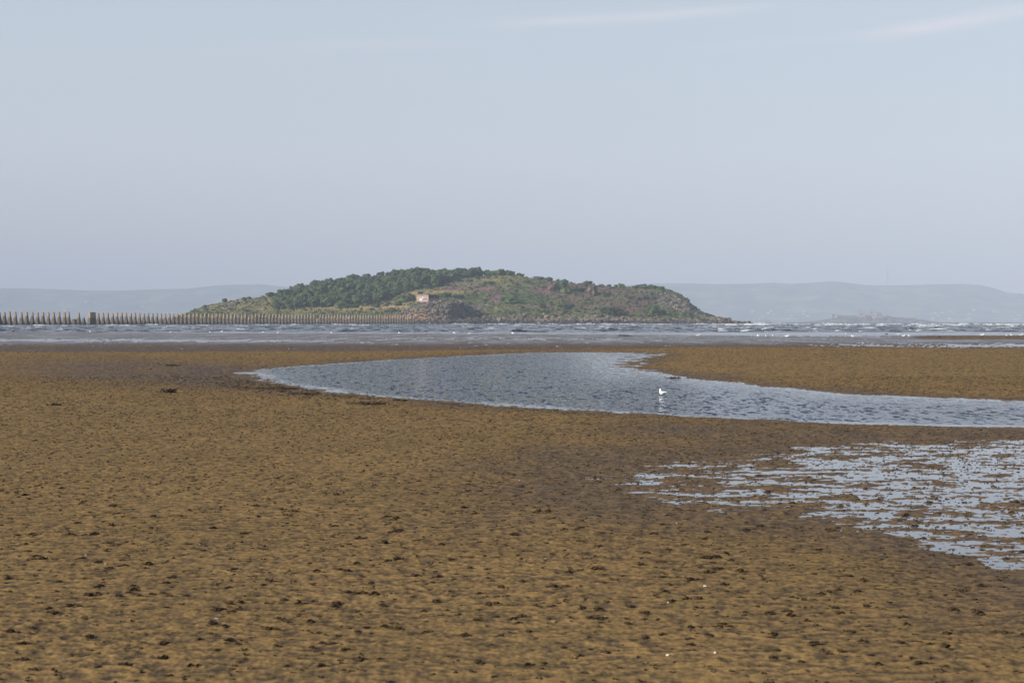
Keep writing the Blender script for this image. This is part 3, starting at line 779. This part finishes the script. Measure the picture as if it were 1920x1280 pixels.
for x_, y_, r_, lb in [(703,587,3.0,'big pale boulder above the pylons, left of the bunker headland'),(757,586,3.2,'dark sided upright boulder beside the last pylons'),(843,604.5,2.2,'orange tan boulder at the waterline below the bunker headland'),(870,605,1.5,'small white boulder at the waterline, right of the orange tan one')]:
    X_, D_, Z_, _ = find_isl(x_, y_) if y_ < 603 else (wx(x_, 1596), 1596, .4, 0)
    o = bpy.data.objects.new('boulder', random.choice(RM)); C.objects.link(o); o.location = (X_, D_, Z_+r_*.3); o.scale = (r_, r_, r_*.9); tag(o, lb, 'boulder')

# ------------------------------------------------------------------ trees and bushes
M['leaf'] = mat_simple('foliage', (.018, .036, .014), (.055, .082, .027), .35, .8, lo=.3, hi=.7, rand=.22)
M['leafl'] = mat_simple('light_foliage', (.04, .062, .02), (.08, .105, .035), .4, .8, lo=.3, hi=.7, rand=.15)
M['leafb'] = mat_simple('reddish_foliage', (.10, .07, .05), (.15, .11, .07), .4, .8, lo=.3, hi=.7)
M['bark'] = mat_simple('bark', (.05, .04, .03), (.09, .07, .05), 2, .9)
def crown(w, h, z0, nl, nleaf, bushy=False):
    a = Acc(); lobes = []
    for i in range(nl):
        q = random.uniform(0, 6.28); rr = w*.5*random.random()**.5*.72
        t = random.random(); zz = z0+h*(.25+.55*t); rad = w*random.uniform(.11, .24)*(1.1-.35*t)
        lobes.append(((math.cos(q)*rr, math.sin(q)*rr, zz), rad))
    lobes.append(((0, 0, z0+h*.55), w*.27)); lobes.append(((random.gauss(0, w*.08), 0, z0+h*.35), w*.36))
    for c, r_ in lobes: a.add(*blob(c, (r_*1.15, r_*1.15, r_*.9*min(1.3, h/w+.25)), 1, .34))
    for i in range(nleaf):
        c, r_ = random.choice(lobes); dv = rng.normal(size=3); dv /= np.linalg.norm(dv)
        if dv[2] < -.5: continue
        p = np.array(c)+dv*r_*random.uniform(.85, 1.28)*np.array([1, 1, .9]); s = random.uniform(.25, .6)*w/9
        u_ = rng.normal(size=3); u_ /= np.linalg.norm(u_); v_ = np.cross(u_, rng.normal(size=3)); v_ /= np.linalg.norm(v_)
        a.add(np.array([p-u_*s, p+v_*s, p+u_*s]), np.array([(0, 1, 2)]))
    return a
def tree_proto(w, h, mat, trunk=True, name='tree'):
    tr = h*.28 if trunk else 0
    c = crown(w, h-tr*.7, tr*.7, 15, 620)
    co = c.build('crown', mat, False)
    t = Acc()
    if trunk:
        t.add(*tube_vf([(0,0,-.8),(.1,0,tr*.6),(.2,.1,tr*1.3),(.1,.2,h*.6)], [.35,.28,.22,.08], 6))
        for i in range(4):
            q = i*1.6+random.random(); t.add(*tube_vf([(.15,.05,tr*.9),(math.cos(q)*w*.15,math.sin(q)*w*.15,tr*1.6),(math.cos(q)*w*.3,math.sin(q)*w*.3,h*.6)], [.16,.1,.04], 5))
    else:
        for i in range(4):
            q = i*1.6+random.random(); t.add(*tube_vf([(0,0,-.4),(math.cos(q)*w*.2,math.sin(q)*w*.2,h*.5)], [.12,.04], 5))
    to = t.build('trunk', M['bark'], False)
    cm, tm = co.data, to.data; bpy.data.objects.remove(co); bpy.data.objects.remove(to); return cm, tm
TP = [tree_proto(random.uniform(8.5, 11), random.uniform(8, 10.5), M['leaf']) for _ in range(6)]
TL = [tree_proto(9, 7.5, M['leafl']) for _ in range(2)]
BP = [tree_proto(6, 3.8, M['leaf'], False) for _ in range(3)]; BL = [tree_proto(6, 3.4, M['leafl'], False) for _ in range(2)]; BR = [tree_proto(7, 5, M['leafb'], False)]
def plant(name, proto, loc, s, label, cat, group=None, sz=None):
    e = bpy.data.objects.new(name, None); C.objects.link(e); e.location = loc; e.rotation_euler = (0, 0, random.uniform(0, 6.28)); e.scale = (s, s, s*(sz or random.uniform(.88, 1.15)))
    for nm, me in (('crown', proto[0]), ('trunk' if cat == 'tree' else 'stem', proto[1])):
        c = bpy.data.objects.new(nm, me); C.objects.link(c); c.parent = e
    return tag(e, label, cat, group)
# wood: lower edge of the trees as a row in the photograph
LX = [512,525,545,600,650,700,735,760,800,830,850,880,905,940,975,990]; LY = [583,582,581,577,576,572,560,548,542,538,529,521,519,518,519,521]
placed = []; cnt = 0; tries = 0
while cnt < 250 and tries < 30000:
    tries += 1
    p_ = random.uniform(516, 988); s_ = random.uniform(.05, 1.12)
    x_, d_, z_ = on_isl(p_, s_); yy_ = HZ-(z_-H)*F/d_
    if yy_ > np.interp(p_, LX, LY)-1.0 or (s_ < .8 and p_ > 830): continue
    md = 6.6 if yy_ < 560 else 5.6
    if any((x_-a_)**2+(d_-b_)**2*.35 < md*md for a_, b_ in placed): continue
    placed.append((x_, d_)); cnt += 1
    lite = random.random() < .12
    edge_ = 1.0 if p_ > 545 else .8
    k = float(np.interp(p_, [516, 560, 700, 850, 930, 990], [.85, .95, 1.0, 1.0, .9, .6]))
    plant('broadleaf_tree', random.choice(TL if lite else TP), (x_, d_, z_-.5), k*random.uniform(.8, 1.45)*edge_, 'pale green tree in the dense wood on the hill' if lite else 'dark green tree in the dense wood on the hill', 'tree', 'trees of the dense wood')
placed2 = []
for _ in range(4000):
    if len(placed2) >= 46: break
    p_ = random.uniform(825, 984); s_ = random.uniform(1.0, 1.1); x_, d_, z_ = on_isl(p_, s_)
    if any((x_-a_)**2+(d_-b_)**2*.15 < 3.6**2 for a_, b_ in placed2): continue
    placed2.append((x_, d_)); k = float(np.interp(p_, [825, 900, 940, 984], [1.15, 1.3, 1.0, .6]))
    plant('broadleaf_tree', random.choice(TP), (x_, d_, z_-1.2), k*random.uniform(.85, 1.12), 'dark green tree in the dense wood on the hill', 'tree', 'trees of the dense wood')
# single trees and bushes: (px, foot row, width px, height px, colour, label)
S = [(421,567.5,12,9,'d','lone wind-bent tree on the left skyline of the island, farthest left'),
 (507,557.5,17,11,'d','low round tree on the skyline just left of the wood'),(525,556,14,14,'d','taller ragged tree on the skyline joining the wood'),
 (385,576,8,5,'d','small bush on the lower left slope skyline'),
 (1037,546,22,22,'r','reddish brown round tree left of the big dark skyline tree'),(1054,546,26,27,'d','big dark round tree on the skyline right of the hilltop'),(1062,550,22,12,'l','light green bush at the foot of the big dark tree'),
 (1084,547,30,9,'d','low spreading dark bush between two skyline trees'),(1103,538,22,12,'d','dark domed tree on the skyline right of the low spreading bush'),(1111,553,20,24,'r','brownish tall round bush below the domed skyline tree'),
 (1028,524,18,7,'l','bright green low bush at the top of the slope left of the big tree'),(1010,524,20,7,'r','brown low thicket on the skyline at the end of the wood'),
 (1128,537,10,5,'l','small green bush on the skyline, left of a pair'),(1142,538.5,10,6,'d','small dark bush on the skyline, in the middle of the thin part'),(1155,539,8,6,'d','little round dark bush on the skyline before the light one'),(1165,540,14,9,'l','light green round bush on the right skyline'),
 (1190,541,10,6,'d','dark bush starting the right skyline hedge'),(1202,540,24,8,'d','left dark part of the hedge on the right shoulder'),(1222,541,24,8,'d','middle dark part of the hedge on the right shoulder'),(1240,543,14,7,'d','right dark end of the hedge on the right shoulder'),
 (1143,590,46,15,'d','broad dark bush low on the slope right of centre, widest of the low bushes'),(1165,592,28,11,'d','dark bush on the right flank of the widest low bush'),(1225,588,22,17,'d','tall dark bush low on the right slope'),(1240,590,22,10,'d','low dark bush right of the tall one on the right slope'),
 (1065,580,22,12,'d','round dark bush low in the pink slope'),(1048,576,16,9,'l','light green bush left of the round dark bush'),(1016,577,16,11,'d','small dark round bush above the rocks in mid slope'),(960,568,30,14,'d','wide dark bush in the middle of the green slope'),(945,565,14,9,'d','small bush at the left foot of the wide mid-slope bush'),
 (915,532,22,5,'d','flat dark bush just under the hilltop grass'),(905,537,16,5,'d','flat dark bush below the one under the hilltop'),(1020,588,20,7,'d','low dark bush just above the shore rocks'),
 (838,557,24,9,'d','green bush right behind the brick bunker'),(860,560,24,8,'d','green bush right of the bush behind the bunker'),(795,541,22,9,'l','light green bush at the left end of the golden field'),(818,537,14,8,'l','yellowish green bush on the left edge of the rocky top'),
 (745,546,30,8,'l','light green thicket above the golden field, left part'),(762,545,26,8,'l','light green thicket above the golden field, right part'),
 (760,566,26,13,'d','dark bush left of the brick bunker'),(748,573,16,9,'d','lower dark bush left of the bunker'),(772,563,14,12,'d','dark bush touching the left wall of the bunker'),
 (705,576,14,8,'d','dark bush on the grass below the wood, right of the pale patch'),(686,573,10,6,'d','little dark bush on the grass at the foot of the wood'),(665,577,18,8,'d','dark bush jutting from the foot of the wood'),(708,560,26,12,'d','dark tree at the right lower edge of the wood'),(728,572,10,7,'d','small bush on the grass between wood and bunker'),
 (640,578,30,14,'d','large round bush at the lower edge of the wood'),(690,560,20,12,'r','brownish tree inside the lower edge of the wood'),(855,538,8,4,'d','tiny bush in the pink flowers under the rocky top'),
 (1180,560,12,6,'d','small dark bush in the mauve slope'),(1135,554,24,6,'d','low dark bush in the mauve slope right of the brown one'),(1210,560,14,7,'l','green bush below the right shoulder hedge')]
for p_, y_, w_, h_, c_, lb in S:
    X_, D_, Z_, s_ = find_isl(p_, y_)
    pr = {'d': random.choice(BP), 'l': random.choice(BL), 'r': BR[0]}[c_]
    tr = 'tree' in lb.split(',')[0].split(' left')[0].split(' in')[0]
    bw, bh = {'d': (6, 3.8), 'l': (6, 3.4), 'r': (7, 5)}[c_]
    if tr and c_ == 'd': pr = random.choice(TP); bw, bh = 9.7, 9.2
    sx = w_*D_/F/bw; szz = (h_*D_/F/bh)/sx
    plant('tree' if tr else 'bush', pr, (X_, D_, Z_-.3), sx, lb, 'tree' if tr else 'bush', None, szz)

# ------------------------------------------------------------------ brick lookout on the headland
def mat_brick():
    k = NT('old_brick'); p = k.obj(); b = k.n('ShaderNodeTexBrick'); 
    mp = k.n('ShaderNodeMapping'); mp.inputs['Rotation'].default_value = (R(90), 0, 0); k.l(p, mp.inputs[0]); k.l(mp.outputs[0], b.inputs['Vector'])
    b.inputs['Scale'].default_value = 1.2; b.inputs['Color1'].default_value = (.36, .21, .13, 1); b.inputs['Color2'].default_value = (.26, .15, .10, 1); b.inputs['Mortar'].default_value = (.36, .29, .22, 1)
    n = k.noise(p, .6, detail=4).outputs['Fac']; c = k.mix(k.math('MULTIPLY', k.ramp(n, .5, .7), .6), b.outputs['Color'], (.22, .15, .11)); k.bsdf(c, .9, .2); return k.m
M['brick'] = mat_brick(); M['conc'] = mat_simple('old_concrete', (.13, .12, .11), (.24, .21, .18), .8, .9)
M['void'] = mat_simple('dark_interior', (.012, .012, .014), (.02, .02, .022), 1, .9)
M['gw'] = mat_simple('white_paint_and_lit_pillar', (.45, .43, .40), (.55, .53, .50), 1.5, .7); M['gp'] = mat_simple('purple_paint', (.16, .07, .20), (.26, .13, .28), 1.2, .7, lo=.4, hi=.6)
X_, D_, Z_ = on_isl(803, .15)
Z_ = H+(HZ-566.8)*D_/F
e = bpy.data.objects.new('brick_lookout', None); C.objects.link(e)
PXM = D_/F   # metres per photo pixel here
e.location = (wx(803.5, D_), D_, Z_); e.rotation_euler = (0, 0, R(-48)) 
# local frame: corner at origin nearest the camera; +X runs back-right, +Y ... walls along -X'(left) and +Y'(right)
e.rotation_euler = (0, 0, R(45))
tag(e, 'brick lookout bunker with white and purple graffiti on the rocky headland', 'bunker')
LL = 24*PXM/math.cos(R(45)); LR = 20*PXM/math.cos(R(45)); HH = 14.5*PXM
# after a 45 degree turn local +X points back-right, local +Y points back-left
def lbox(name, x0, x1, y0, y1, z0, z1, mat, parent=e):
    v, f = box_vf(((x0+x1)/2, (y0+y1)/2, z0), (x1-x0, y1-y0, z1-z0)); return make_mesh(name, v, f, mat, False, parent)
t_ = .5
lbox('wall', 0, t_, 0, LL, -3, HH-.5, M['brick'])             # lit wall, faces front-left
lbox('wall', LR-t_, LR, 0, LL, -3, HH-.5, M['brick'])
lbox('wall', t_, LR-t_, LL-t_, LL, -3, HH-.5, M['brick'])
lbox('parapet', t_, LR-t_, 0, t_, -3, HH*.52, M['brick'])     # shaded wall below the wide opening
lbox('pillar', LR*.52, LR*.60, .02, t_-.02, HH*.52, HH-.5, M['brick'])
lbox('floor', t_, LR-t_, t_, LL-t_, -.2, 0, M['conc'])
lbox('roof', -.35, LR+.35, -.35, LL+.35, HH-.5, HH+.15, M['conc'])
a = Acc()
for i in range(9): a.add(*blob((random.uniform(.5, LR-.5), random.uniform(.5, LL-.5), HH+.3), (.8, .8, random.uniform(.3, .8)), 1, .4))
a.build('roof_weeds', M['leaf'], False, e)
def wallpatch(name, y0, y1, z0, z1, mat, off, wob=.25):
    n = 18; V = [(-off, (y0+y1)/2, (z0+z1)/2)]; Fc = []
    for i in range(n):
        q = 2*math.pi*i/n; cx, cz = math.cos(q), math.sin(q); k_ = 1/max(abs(cx), abs(cz))**.8
        V.append((-off, (y0+y1)/2+cx*k_*(y1-y0)/2*random.uniform(1-wob, 1), (z0+z1)/2+cz*k_*(z1-z0)/2*random.uniform(1-wob, 1)))
    Fc = [[0, 1+(i+1) % n, 1+i] for i in range(n)]; make_mesh(name, V, Fc, mat, False, e)
# distance along the lit wall is measured from the near corner towards the left
wallpatch('graffiti_patch', LL*.52, LL*.78, HH*.2, HH*.6, M['gw'], .01, .1)
wallpatch('graffiti_patch', LL*.44, LL*.55, HH*.5, HH*.8, M['gw'], .016, .3)
wallpatch('graffiti_patch', LL*.05, LL*.50, HH*.2, HH*.64, M['gw'], .013, .25)
wallpatch('graffiti_patch', LL*.07, LL*.48, HH*.28, HH*.58, M['gp'], .022, .2)
# low annexe to the right
X2 = wx(834, D_); e2 = bpy.data.objects.new('gun_annexe', None); C.objects.link(e2); e2.location = (X2, D_+2, H+(HZ-573.5)*D_/F); e2.rotation_euler = (0, 0, R(12))
tag(e2, 'low concrete annexe with flat slab roof right of the brick bunker', 'annexe')
lbox('wall', -5.4, 3.6, 2.0, 2.6, -3, 3.4, M['conc'], e2); lbox('roof', -6, 6, -1.5, 5, 5.2, 5.75, M['conc'], e2); lbox('wall', 3.3, 3.9, 2.65, 4.6, -3, 5.2, M['conc'], e2); lbox('wall', -5.6, -5.0, -1, 1.95, -3, 5.2, M['conc'], e2)
lbox('pillar', -.8, 1.6, -1.3, -.3, 1.2, 5.2, M['gw'], e2).name = 'pillar'; lbox('step', -1.6, 2.4, -2.6, -1.4, -3, -.6, M['conc'], e2)  # pillar's sunlit look is put into its pale colour

# ------------------------------------------------------------------ far shore
M['hill'] = mat_vcol('far_hill', .004, amt=.35)
FD = 14500.
HXf = [-950,-500,-200,0,60,130,170,240,300,350,400,440,490,540,650,800,1000,1150,1240,1300,1350,1400,1450,1480,1530,1560,1590,1620,1680,1750,1800,1840,1870,1890,1920,2050,2300,2600,2870]
HYf = [560,545,538,540,541,543,545,544,542,541,536,533.5,533,538,545,548,542,536,531,531,533,532,530,532,529.5,527,530,534,535,533,532,534,542,549,551,556,548,560,575]
pp = np.arange(-950, 2870, 6.); vv = np.linspace(0, 1, 60)
P2, V2 = np.meshgrid(pp, vv)
Dg = FD-700+V2*1900
hh = (604-np.interp(P2, HXf, HYf))
prof = np.interp(V2, [0,.08,.3,.62,.75,1], [-.02,.06,.3,.9,1,.3])
n_ = fbm(P2*.012, V2*3, 4, 121)
hz_ = hh*(prof+(n_*.12)*sst(0, .3, V2)*(1-sst(.6, .75, V2)))
Zf = hz_*Dg/F
Xf = wx(P2, Dg)
nc = fbm(Xf*.0035, Dg*.008, 4, 123)
fc = np.where((nc > .12)[..., None], np.array([.15, .15, .09]), np.array([.07, .10, .05])); fc = np.where((nc < -.15)[..., None], np.array([.035, .055, .03]), fc)
o = make_mesh('far_hills', np.stack([Xf, Dg, Zf], -1).reshape(-1, 3), grid_faces(*P2.shape), M['hill'], True, attrs={'tint': ('FLOAT_COLOR', np.concatenate([fc, np.ones(fc.shape[:-1]+(1,))], -1).reshape(-1, 4))})
tag(o, 'hazy blue hills on the far shore', 'hills', kind='structure')
M['house'] = mat_simple('white_render', (.34, .33, .31), (.45, .44, .41), .05, .8); M['roof'] = mat_simple('slate_roof', (.12, .11, .12), (.2, .16, .15), .05, .8)
hm = None
for i in range(60):
    p_ = random.choice([random.uniform(1405, 1520), random.uniform(1800, 1912), random.uniform(100, 330), random.uniform(1720, 1800)]); v_ = random.uniform(.05, .3) if p_ > 800 else random.uniform(.05, .5)
    d_ = FD-700+v_*1900; hgt = (604-np.interp(p_, HXf, HYf))*(np.interp(v_, [0,.08,.3,.62,.75,1], [-.02,.06,.3,.9,1,.3])+float(fbm(p_*.012, v_*3, 4, 121))*.12*float(sst(0, .3, v_)))
    if hm is None:
        v1, f1 = box_vf((0, 0, -3), (16, 12, 12)); o1 = make_mesh('wall', v1, f1, M['house']); 
        v3 = [(-9,-7,8.6),(9,-7,8.6),(9,7,8.6),(-9,7,8.6),(-9,0,13),(9,0,13)]; o3 = make_mesh('roof', v3, [[0,1,5,4],[2,3,4,5],[0,4,3],[1,2,5],[3,2,1,0]], M['roof']); hm = (o1.data, o3.data); bpy.data.objects.remove(o1); bpy.data.objects.remove(o3)
    e_ = bpy.data.objects.new('far_house', None); C.objects.link(e_); s_ = random.uniform(.8, 1.5); e_.location = (wx(p_, d_), d_, hgt*d_/F+1); e_.scale = (s_*1.3, s_, s_*.8); e_.rotation_euler = (0, 0, random.gauss(0, .4))
    for nm, me in (('wall', hm[0]), ('roof', hm[1])): c = bpy.data.objects.new(nm, me); C.objects.link(c); c.parent = e_
    tag(e_, 'tiny pale house in the haze at the foot of the far hills', 'house', 'houses on the far shore')
# radio mast on the right hills
d_ = FD+700; zb = (604-535)*.99*d_/F; a = Acc(); mh = 42*d_/F
for sx, sy in ((-1, -1), (1, -1), (0, 1)): a.add(*tube_vf([(sx*3, sy*3, 0), (sx*1.6, sy*1.6, mh*.8), (sx*.5, sy*.5, mh)], [1.3, 1.0, .7], 5))
for i in range(14): z_ = mh*i/14; w_ = 3-1.6*i/14; a.add(*tube_vf([(-w_, -w_, z_), (w_, -w_, z_+mh/14), (0, w_, z_+mh/28)], [.45]*3, 4))
o = a.build('radio_mast', M['conc'], False); o.location = (wx(1664, d_), d_, zb-20); tag(o, 'tall thin radio mast standing on the hazy right hills', 'mast')

# fortress island
QX = [1490,1530,1548,1560,1580,1600,1615,1634,1650,1662,1690,1715,1735,1752,1765]; QY = [604.4,602,599,596,595.5,595,594,592.5,592,593,596,598,600,603,604.4]
FI = 7200.; P3, V3 = np.meshgrid(np.arange(1488, 1768, 2.), np.linspace(0, 1, 24)); D3 = FI+V3*420
h3 = (604.2-np.interp(P3, QX, QY))*np.sin(np.pi*np.clip(V3*1.0, 0, 1))**.6*(1+.25*fbm(P3*.15, V3*5, 3, 131)); Z3 = h3*D3/F+H-.9
Z3 = np.where(h3 < .1, -1.0, Z3)
cl3 = np.where((fbm(P3*.2, V3*6, 3, 132) > 0)[..., None], np.array([.15, .125, .11]), np.array([.05, .05, .045]))
o = make_mesh('fortress_rock', np.stack([wx(P3, D3), D3, Z3], -1).reshape(-1, 3), grid_faces(*P3.shape), M['hill'], False, attrs={'tint': ('FLOAT_COLOR', np.concatenate([cl3, np.ones(cl3.shape[:-1]+(1,))], -1).reshape(-1, 4))})
tag(o, 'low rocky islet carrying ruined fort buildings', 'islet', kind='structure')
M['fort'] = mat_simple('fort_wall', (.22, .18, .165), (.34, .28, .25), .08, .9)
def fort(name, px0, px1, y0, y1, lb, cat='building', wins=3, top=1.0, dd=0, cap=True):
    D_ = FI+150+dd; e_ = bpy.data.objects.new(name, None); C.objects.link(e_); pm = D_/F
    w = (px1-px0)*pm; h = (y1-y0)*pm; e_.location = (wx((px0+px1)/2, D_), D_, H+(HZ-y1)*pm-3); e_.rotation_euler = (0, 0, R(random.uniform(-18, 18)))
    tag(e_, lb, cat); dp = min(w, 40)
    v, f = box_vf((0, 0, 0), (w, dp, h+3), 0, top); make_mesh('wall', v, f, M['fort'], False, e_)
    if cap: v, f = box_vf((0, 0, h+3), (w*top+.8, dp*top+.8, .9)); make_mesh('roof', v, f, M['conc'], False, e_)
    for i in range(wins):
        x_ = (i+.5)/wins*w*.9-w*.45; v, f = box_vf((x_, -dp/2*(1 if top == 1 else (top+1)/2)-.05-(.5 if top < 1 else 0), 3+h*.45), (w/wins*.35, .5, h*.22)); make_mesh('window', v, f, M['void'], False, e_)
fort('square_blockhouse', 1558, 1565, 589.5, 597, 'square blockhouse at the left end of the hazy fort islet', wins=1)
fort('long_barracks', 1565, 1603, 592, 597.5, 'long low barracks block in the left half of the fort islet', wins=7)
fort('stepped_tower', 1610, 1619, 583.5, 596, 'broad tower left of the thin one on the fort islet', 'tower', 2, .8, 6)
fort('tower_annexe', 1618, 1629, 591, 597, 'low block between the two fort towers', wins=2)
fort('thin_tower', 1632, 1636.5, 578, 595, 'thin tallest tower of the hazy fort islet', 'tower', 1, .78, 12)
fort('upper_battery', 1641, 1652, 586, 596, 'tall block right of the thin fort tower', wins=3, top=.92)
fort('lower_battery', 1637, 1655, 593, 600, 'pale low block in front of the tall block', wins=4, dd=-80)
fort('gun_house', 1655, 1663, 593, 599, 'small block stepping down right of the tall fort block', wins=2)
fort('square_store', 1666, 1674, 594, 600, 'square store in the right half of the fort islet', wins=2)
fort('roofed_store', 1683, 1691, 594.5, 600.5, 'dark roofed store farther right on the fort islet', wins=2, dd=10)
fort('end_hut', 1712, 1719, 595.5, 600.5, 'last hut at the right end of the fort islet', wins=1)
# a tiny skerry left of it
v, f = blob((0, 0, 0), (1, 1, 1), 2, .2); o = make_mesh('skerry', v, f, M['rubble'] if False else M['conc']); o.location = (wx(1436, 8600), 8600, 0); o.scale = (29, 16, 13); tag(o, 'small dark rock standing in the sea left of the fort islet', 'rock')
v, f = blob((0, 0, 0), (1, 1, 1), 2, .2); o = make_mesh('skerry', v, f, M['conc']); o.location = (wx(1449, 8640), 8640, -1); o.scale = (26, 15, 6.5); tag(o, 'flat low rock beside the small dark rock', 'rock')

# ------------------------------------------------------------------ air
v, f = box_vf((0, 8580, -2.2), (26000, 18000, 620))
haze = make_mesh('haze', v, f, None); k = NT('haze_air'); pv = k.n('ShaderNodeVolumePrincipled')
pv.inputs['Color'].default_value = (.665, .745, .885, 1); pv.inputs['Density'].default_value = .000112; pv.inputs['Anisotropy'].default_value = -.15
k.l(pv.outputs[0], k.out.inputs['Volume']); haze.data.materials.append(k.m); haze['kind'] = 'stuff'; haze['label'] = 'pale haze over the sea and shore'; haze['category'] = 'haze'

# ------------------------------------------------------------------ light
SUN_EL = R(25); SUN_AZ = R(66)       # azimuth to the left of straight behind the camera
sdir = Vector((-math.sin(SUN_AZ)*math.cos(SUN_EL), -math.cos(SUN_AZ)*math.cos(SUN_EL), math.sin(SUN_EL)))
L = bpy.data.lights.new('sun', 'SUN'); L.energy = 4.1; L.angle = R(.6); L.color = (1, .93, .83)
lo = bpy.data.objects.new('sun', L); C.objects.link(lo); lo.rotation_euler = sdir.to_track_quat('Z', 'Y').to_euler()
w = bpy.data.worlds.new('World'); scene.world = w; w.use_nodes = True; t = w.node_tree; t.nodes.clear()
out = t.nodes.new('ShaderNodeOutputWorld'); bg = t.nodes.new('ShaderNodeBackground'); sky = t.nodes.new('ShaderNodeTexSky')
sky.sky_type = 'NISHITA'; sky.sun_disc = False; sky.sun_elevation = SUN_EL
sky.sun_rotation = math.atan2(sdir.x, sdir.y); sky.altitude = 0; sky.air_density = 1.0; sky.dust_density = 1.0; sky.ozone_density = 1.5
bg.inputs['Strength'].default_value = .1
def wn(ty, **kw):
    x = t.nodes.new(ty)
    for a_, b_ in kw.items(): setattr(x, a_, b_)
    return x
def wm(op, a_, b_=None, clamp=False):
    x = wn('ShaderNodeMath', operation=op, use_clamp=clamp)
    for i, q in enumerate((a_, b_)):
        if q is None: continue
        if isinstance(q, (int, float)): x.inputs[i].default_value = q
        else: t.links.new(q, x.inputs[i])
    return x.outputs[0]
tc = wn('ShaderNodeTexCoord'); sp_ = wn('ShaderNodeSeparateXYZ'); t.links.new(tc.outputs['Generated'], sp_.inputs[0])
az = wm('ARCTAN2', sp_.outputs['X'], sp_.outputs['Y']); el = wm('ARCSINE', sp_.outputs['Z'])
cb = wn('ShaderNodeCombineXYZ'); t.links.new(wm('MULTIPLY', az, 9.0), cb.inputs[0]); t.links.new(wm('MULTIPLY', wm('SUBTRACT', el, wm('MULTIPLY', az, .06)), 90.0), cb.inputs[1])
nz = wn('ShaderNodeTexNoise'); nz.inputs['Scale'].default_value = 1.0; nz.inputs['Detail'].default_value = 6; nz.inputs['Roughness'].default_value = .6; t.links.new(cb.outputs[0], nz.inputs['Vector'])
def band(ac, ec, aw, ew, slope):
    e1 = wm('DIVIDE', wm('SUBTRACT', wm('SUBTRACT', el, ec), wm('MULTIPLY', wm('SUBTRACT', az, ac), slope)), ew); a1 = wm('DIVIDE', wm('SUBTRACT', az, ac), aw)
    return wm('POWER', 2.718, wm('MULTIPLY', wm('ADD', wm('MULTIPLY', e1, e1), wm('MULTIPLY', wm('MULTIPLY', a1, a1), wm('MULTIPLY', a1, a1))), -1))
cl = wm('ADD', wm('ADD', band(.078, .1915, .095, .0030, .05), band(.283, .183, .055, .0040, .12)), wm('ADD', wm('MULTIPLY', band(.20, .176, .09, .003, .05), .35), wm('MULTIPLY', band(-.11, .173, .09, .003, .04), .3)))
cl = wm('MULTIPLY', cl, wm('MULTIPLY', wm('SUBTRACT', nz.outputs['Fac'], .22), 1.5, True), True)
SKYMIX = True
rp = wn('ShaderNodeValToRGB'); t.links.new(wm('DIVIDE', el, .4, True), rp.inputs[0]); cr = rp.color_ramp
cr.elements[0].position = 0; cr.elements[0].color = (.325, .328, .378, 1); cr.elements[1].position = 1; cr.elements[1].color = (.16, .26, .43, 1)
for p_, c_ in ((.08, (.330, .337, .384)), (.26, (.400, .408, .442)), (.48, (.385, .411, .445))):
    q = cr.elements.new(p_); q.color = (*c_, 1)
sv = wn('ShaderNodeVectorMath', operation='SCALE'); t.links.new(rp.outputs[0], sv.inputs[0]); sv.inputs['Scale'].default_value = 10
fm = wn('ShaderNodeMapRange'); t.links.new(el, fm.inputs['Value']); fm.inputs['From Min'].default_value = .25; fm.inputs['From Max'].default_value = .8; fm.inputs['To Min'].default_value = .75; fm.inputs['To Max'].default_value = .15
hz = wn('ShaderNodeMix', data_type='RGBA'); t.links.new(sky.outputs[0], hz.inputs[6]); t.links.new(fm.outputs[0], hz.inputs[0]); t.links.new(sv.outputs[0], hz.inputs[7])
mx = wn('ShaderNodeMix', data_type='RGBA'); t.links.new(wm('MULTIPLY', cl, .6), mx.inputs[0]); t.links.new(hz.outputs[2], mx.inputs[6]); mx.inputs[7].default_value = (5.6, 5.2, 5.4, 1)
t.links.new(mx.outputs[2], bg.inputs['Color']); t.links.new(bg.outputs[0], out.inputs['Surface'])

# ------------------------------------------------------------------ camera
cam = bpy.data.cameras.new('camera'); co = bpy.data.objects.new('camera', cam); C.objects.link(co); scene.camera = co
cam.lens = 55; cam.sensor_width = 36; cam.clip_start = .1; cam.clip_end = 30000
co.location = (0, 0, H); co.rotation_euler = (R(90)-math.atan((640-HZ)/F), 0, 0)
cam.dof.use_dof = True; cam.dof.focus_distance = 45; cam.dof.aperture_fstop = 7.1
scene.view_settings.view_transform = 'Standard'; scene.view_settings.look = 'None'; scene.view_settings.exposure = .7; scene.view_settings.gamma = 1
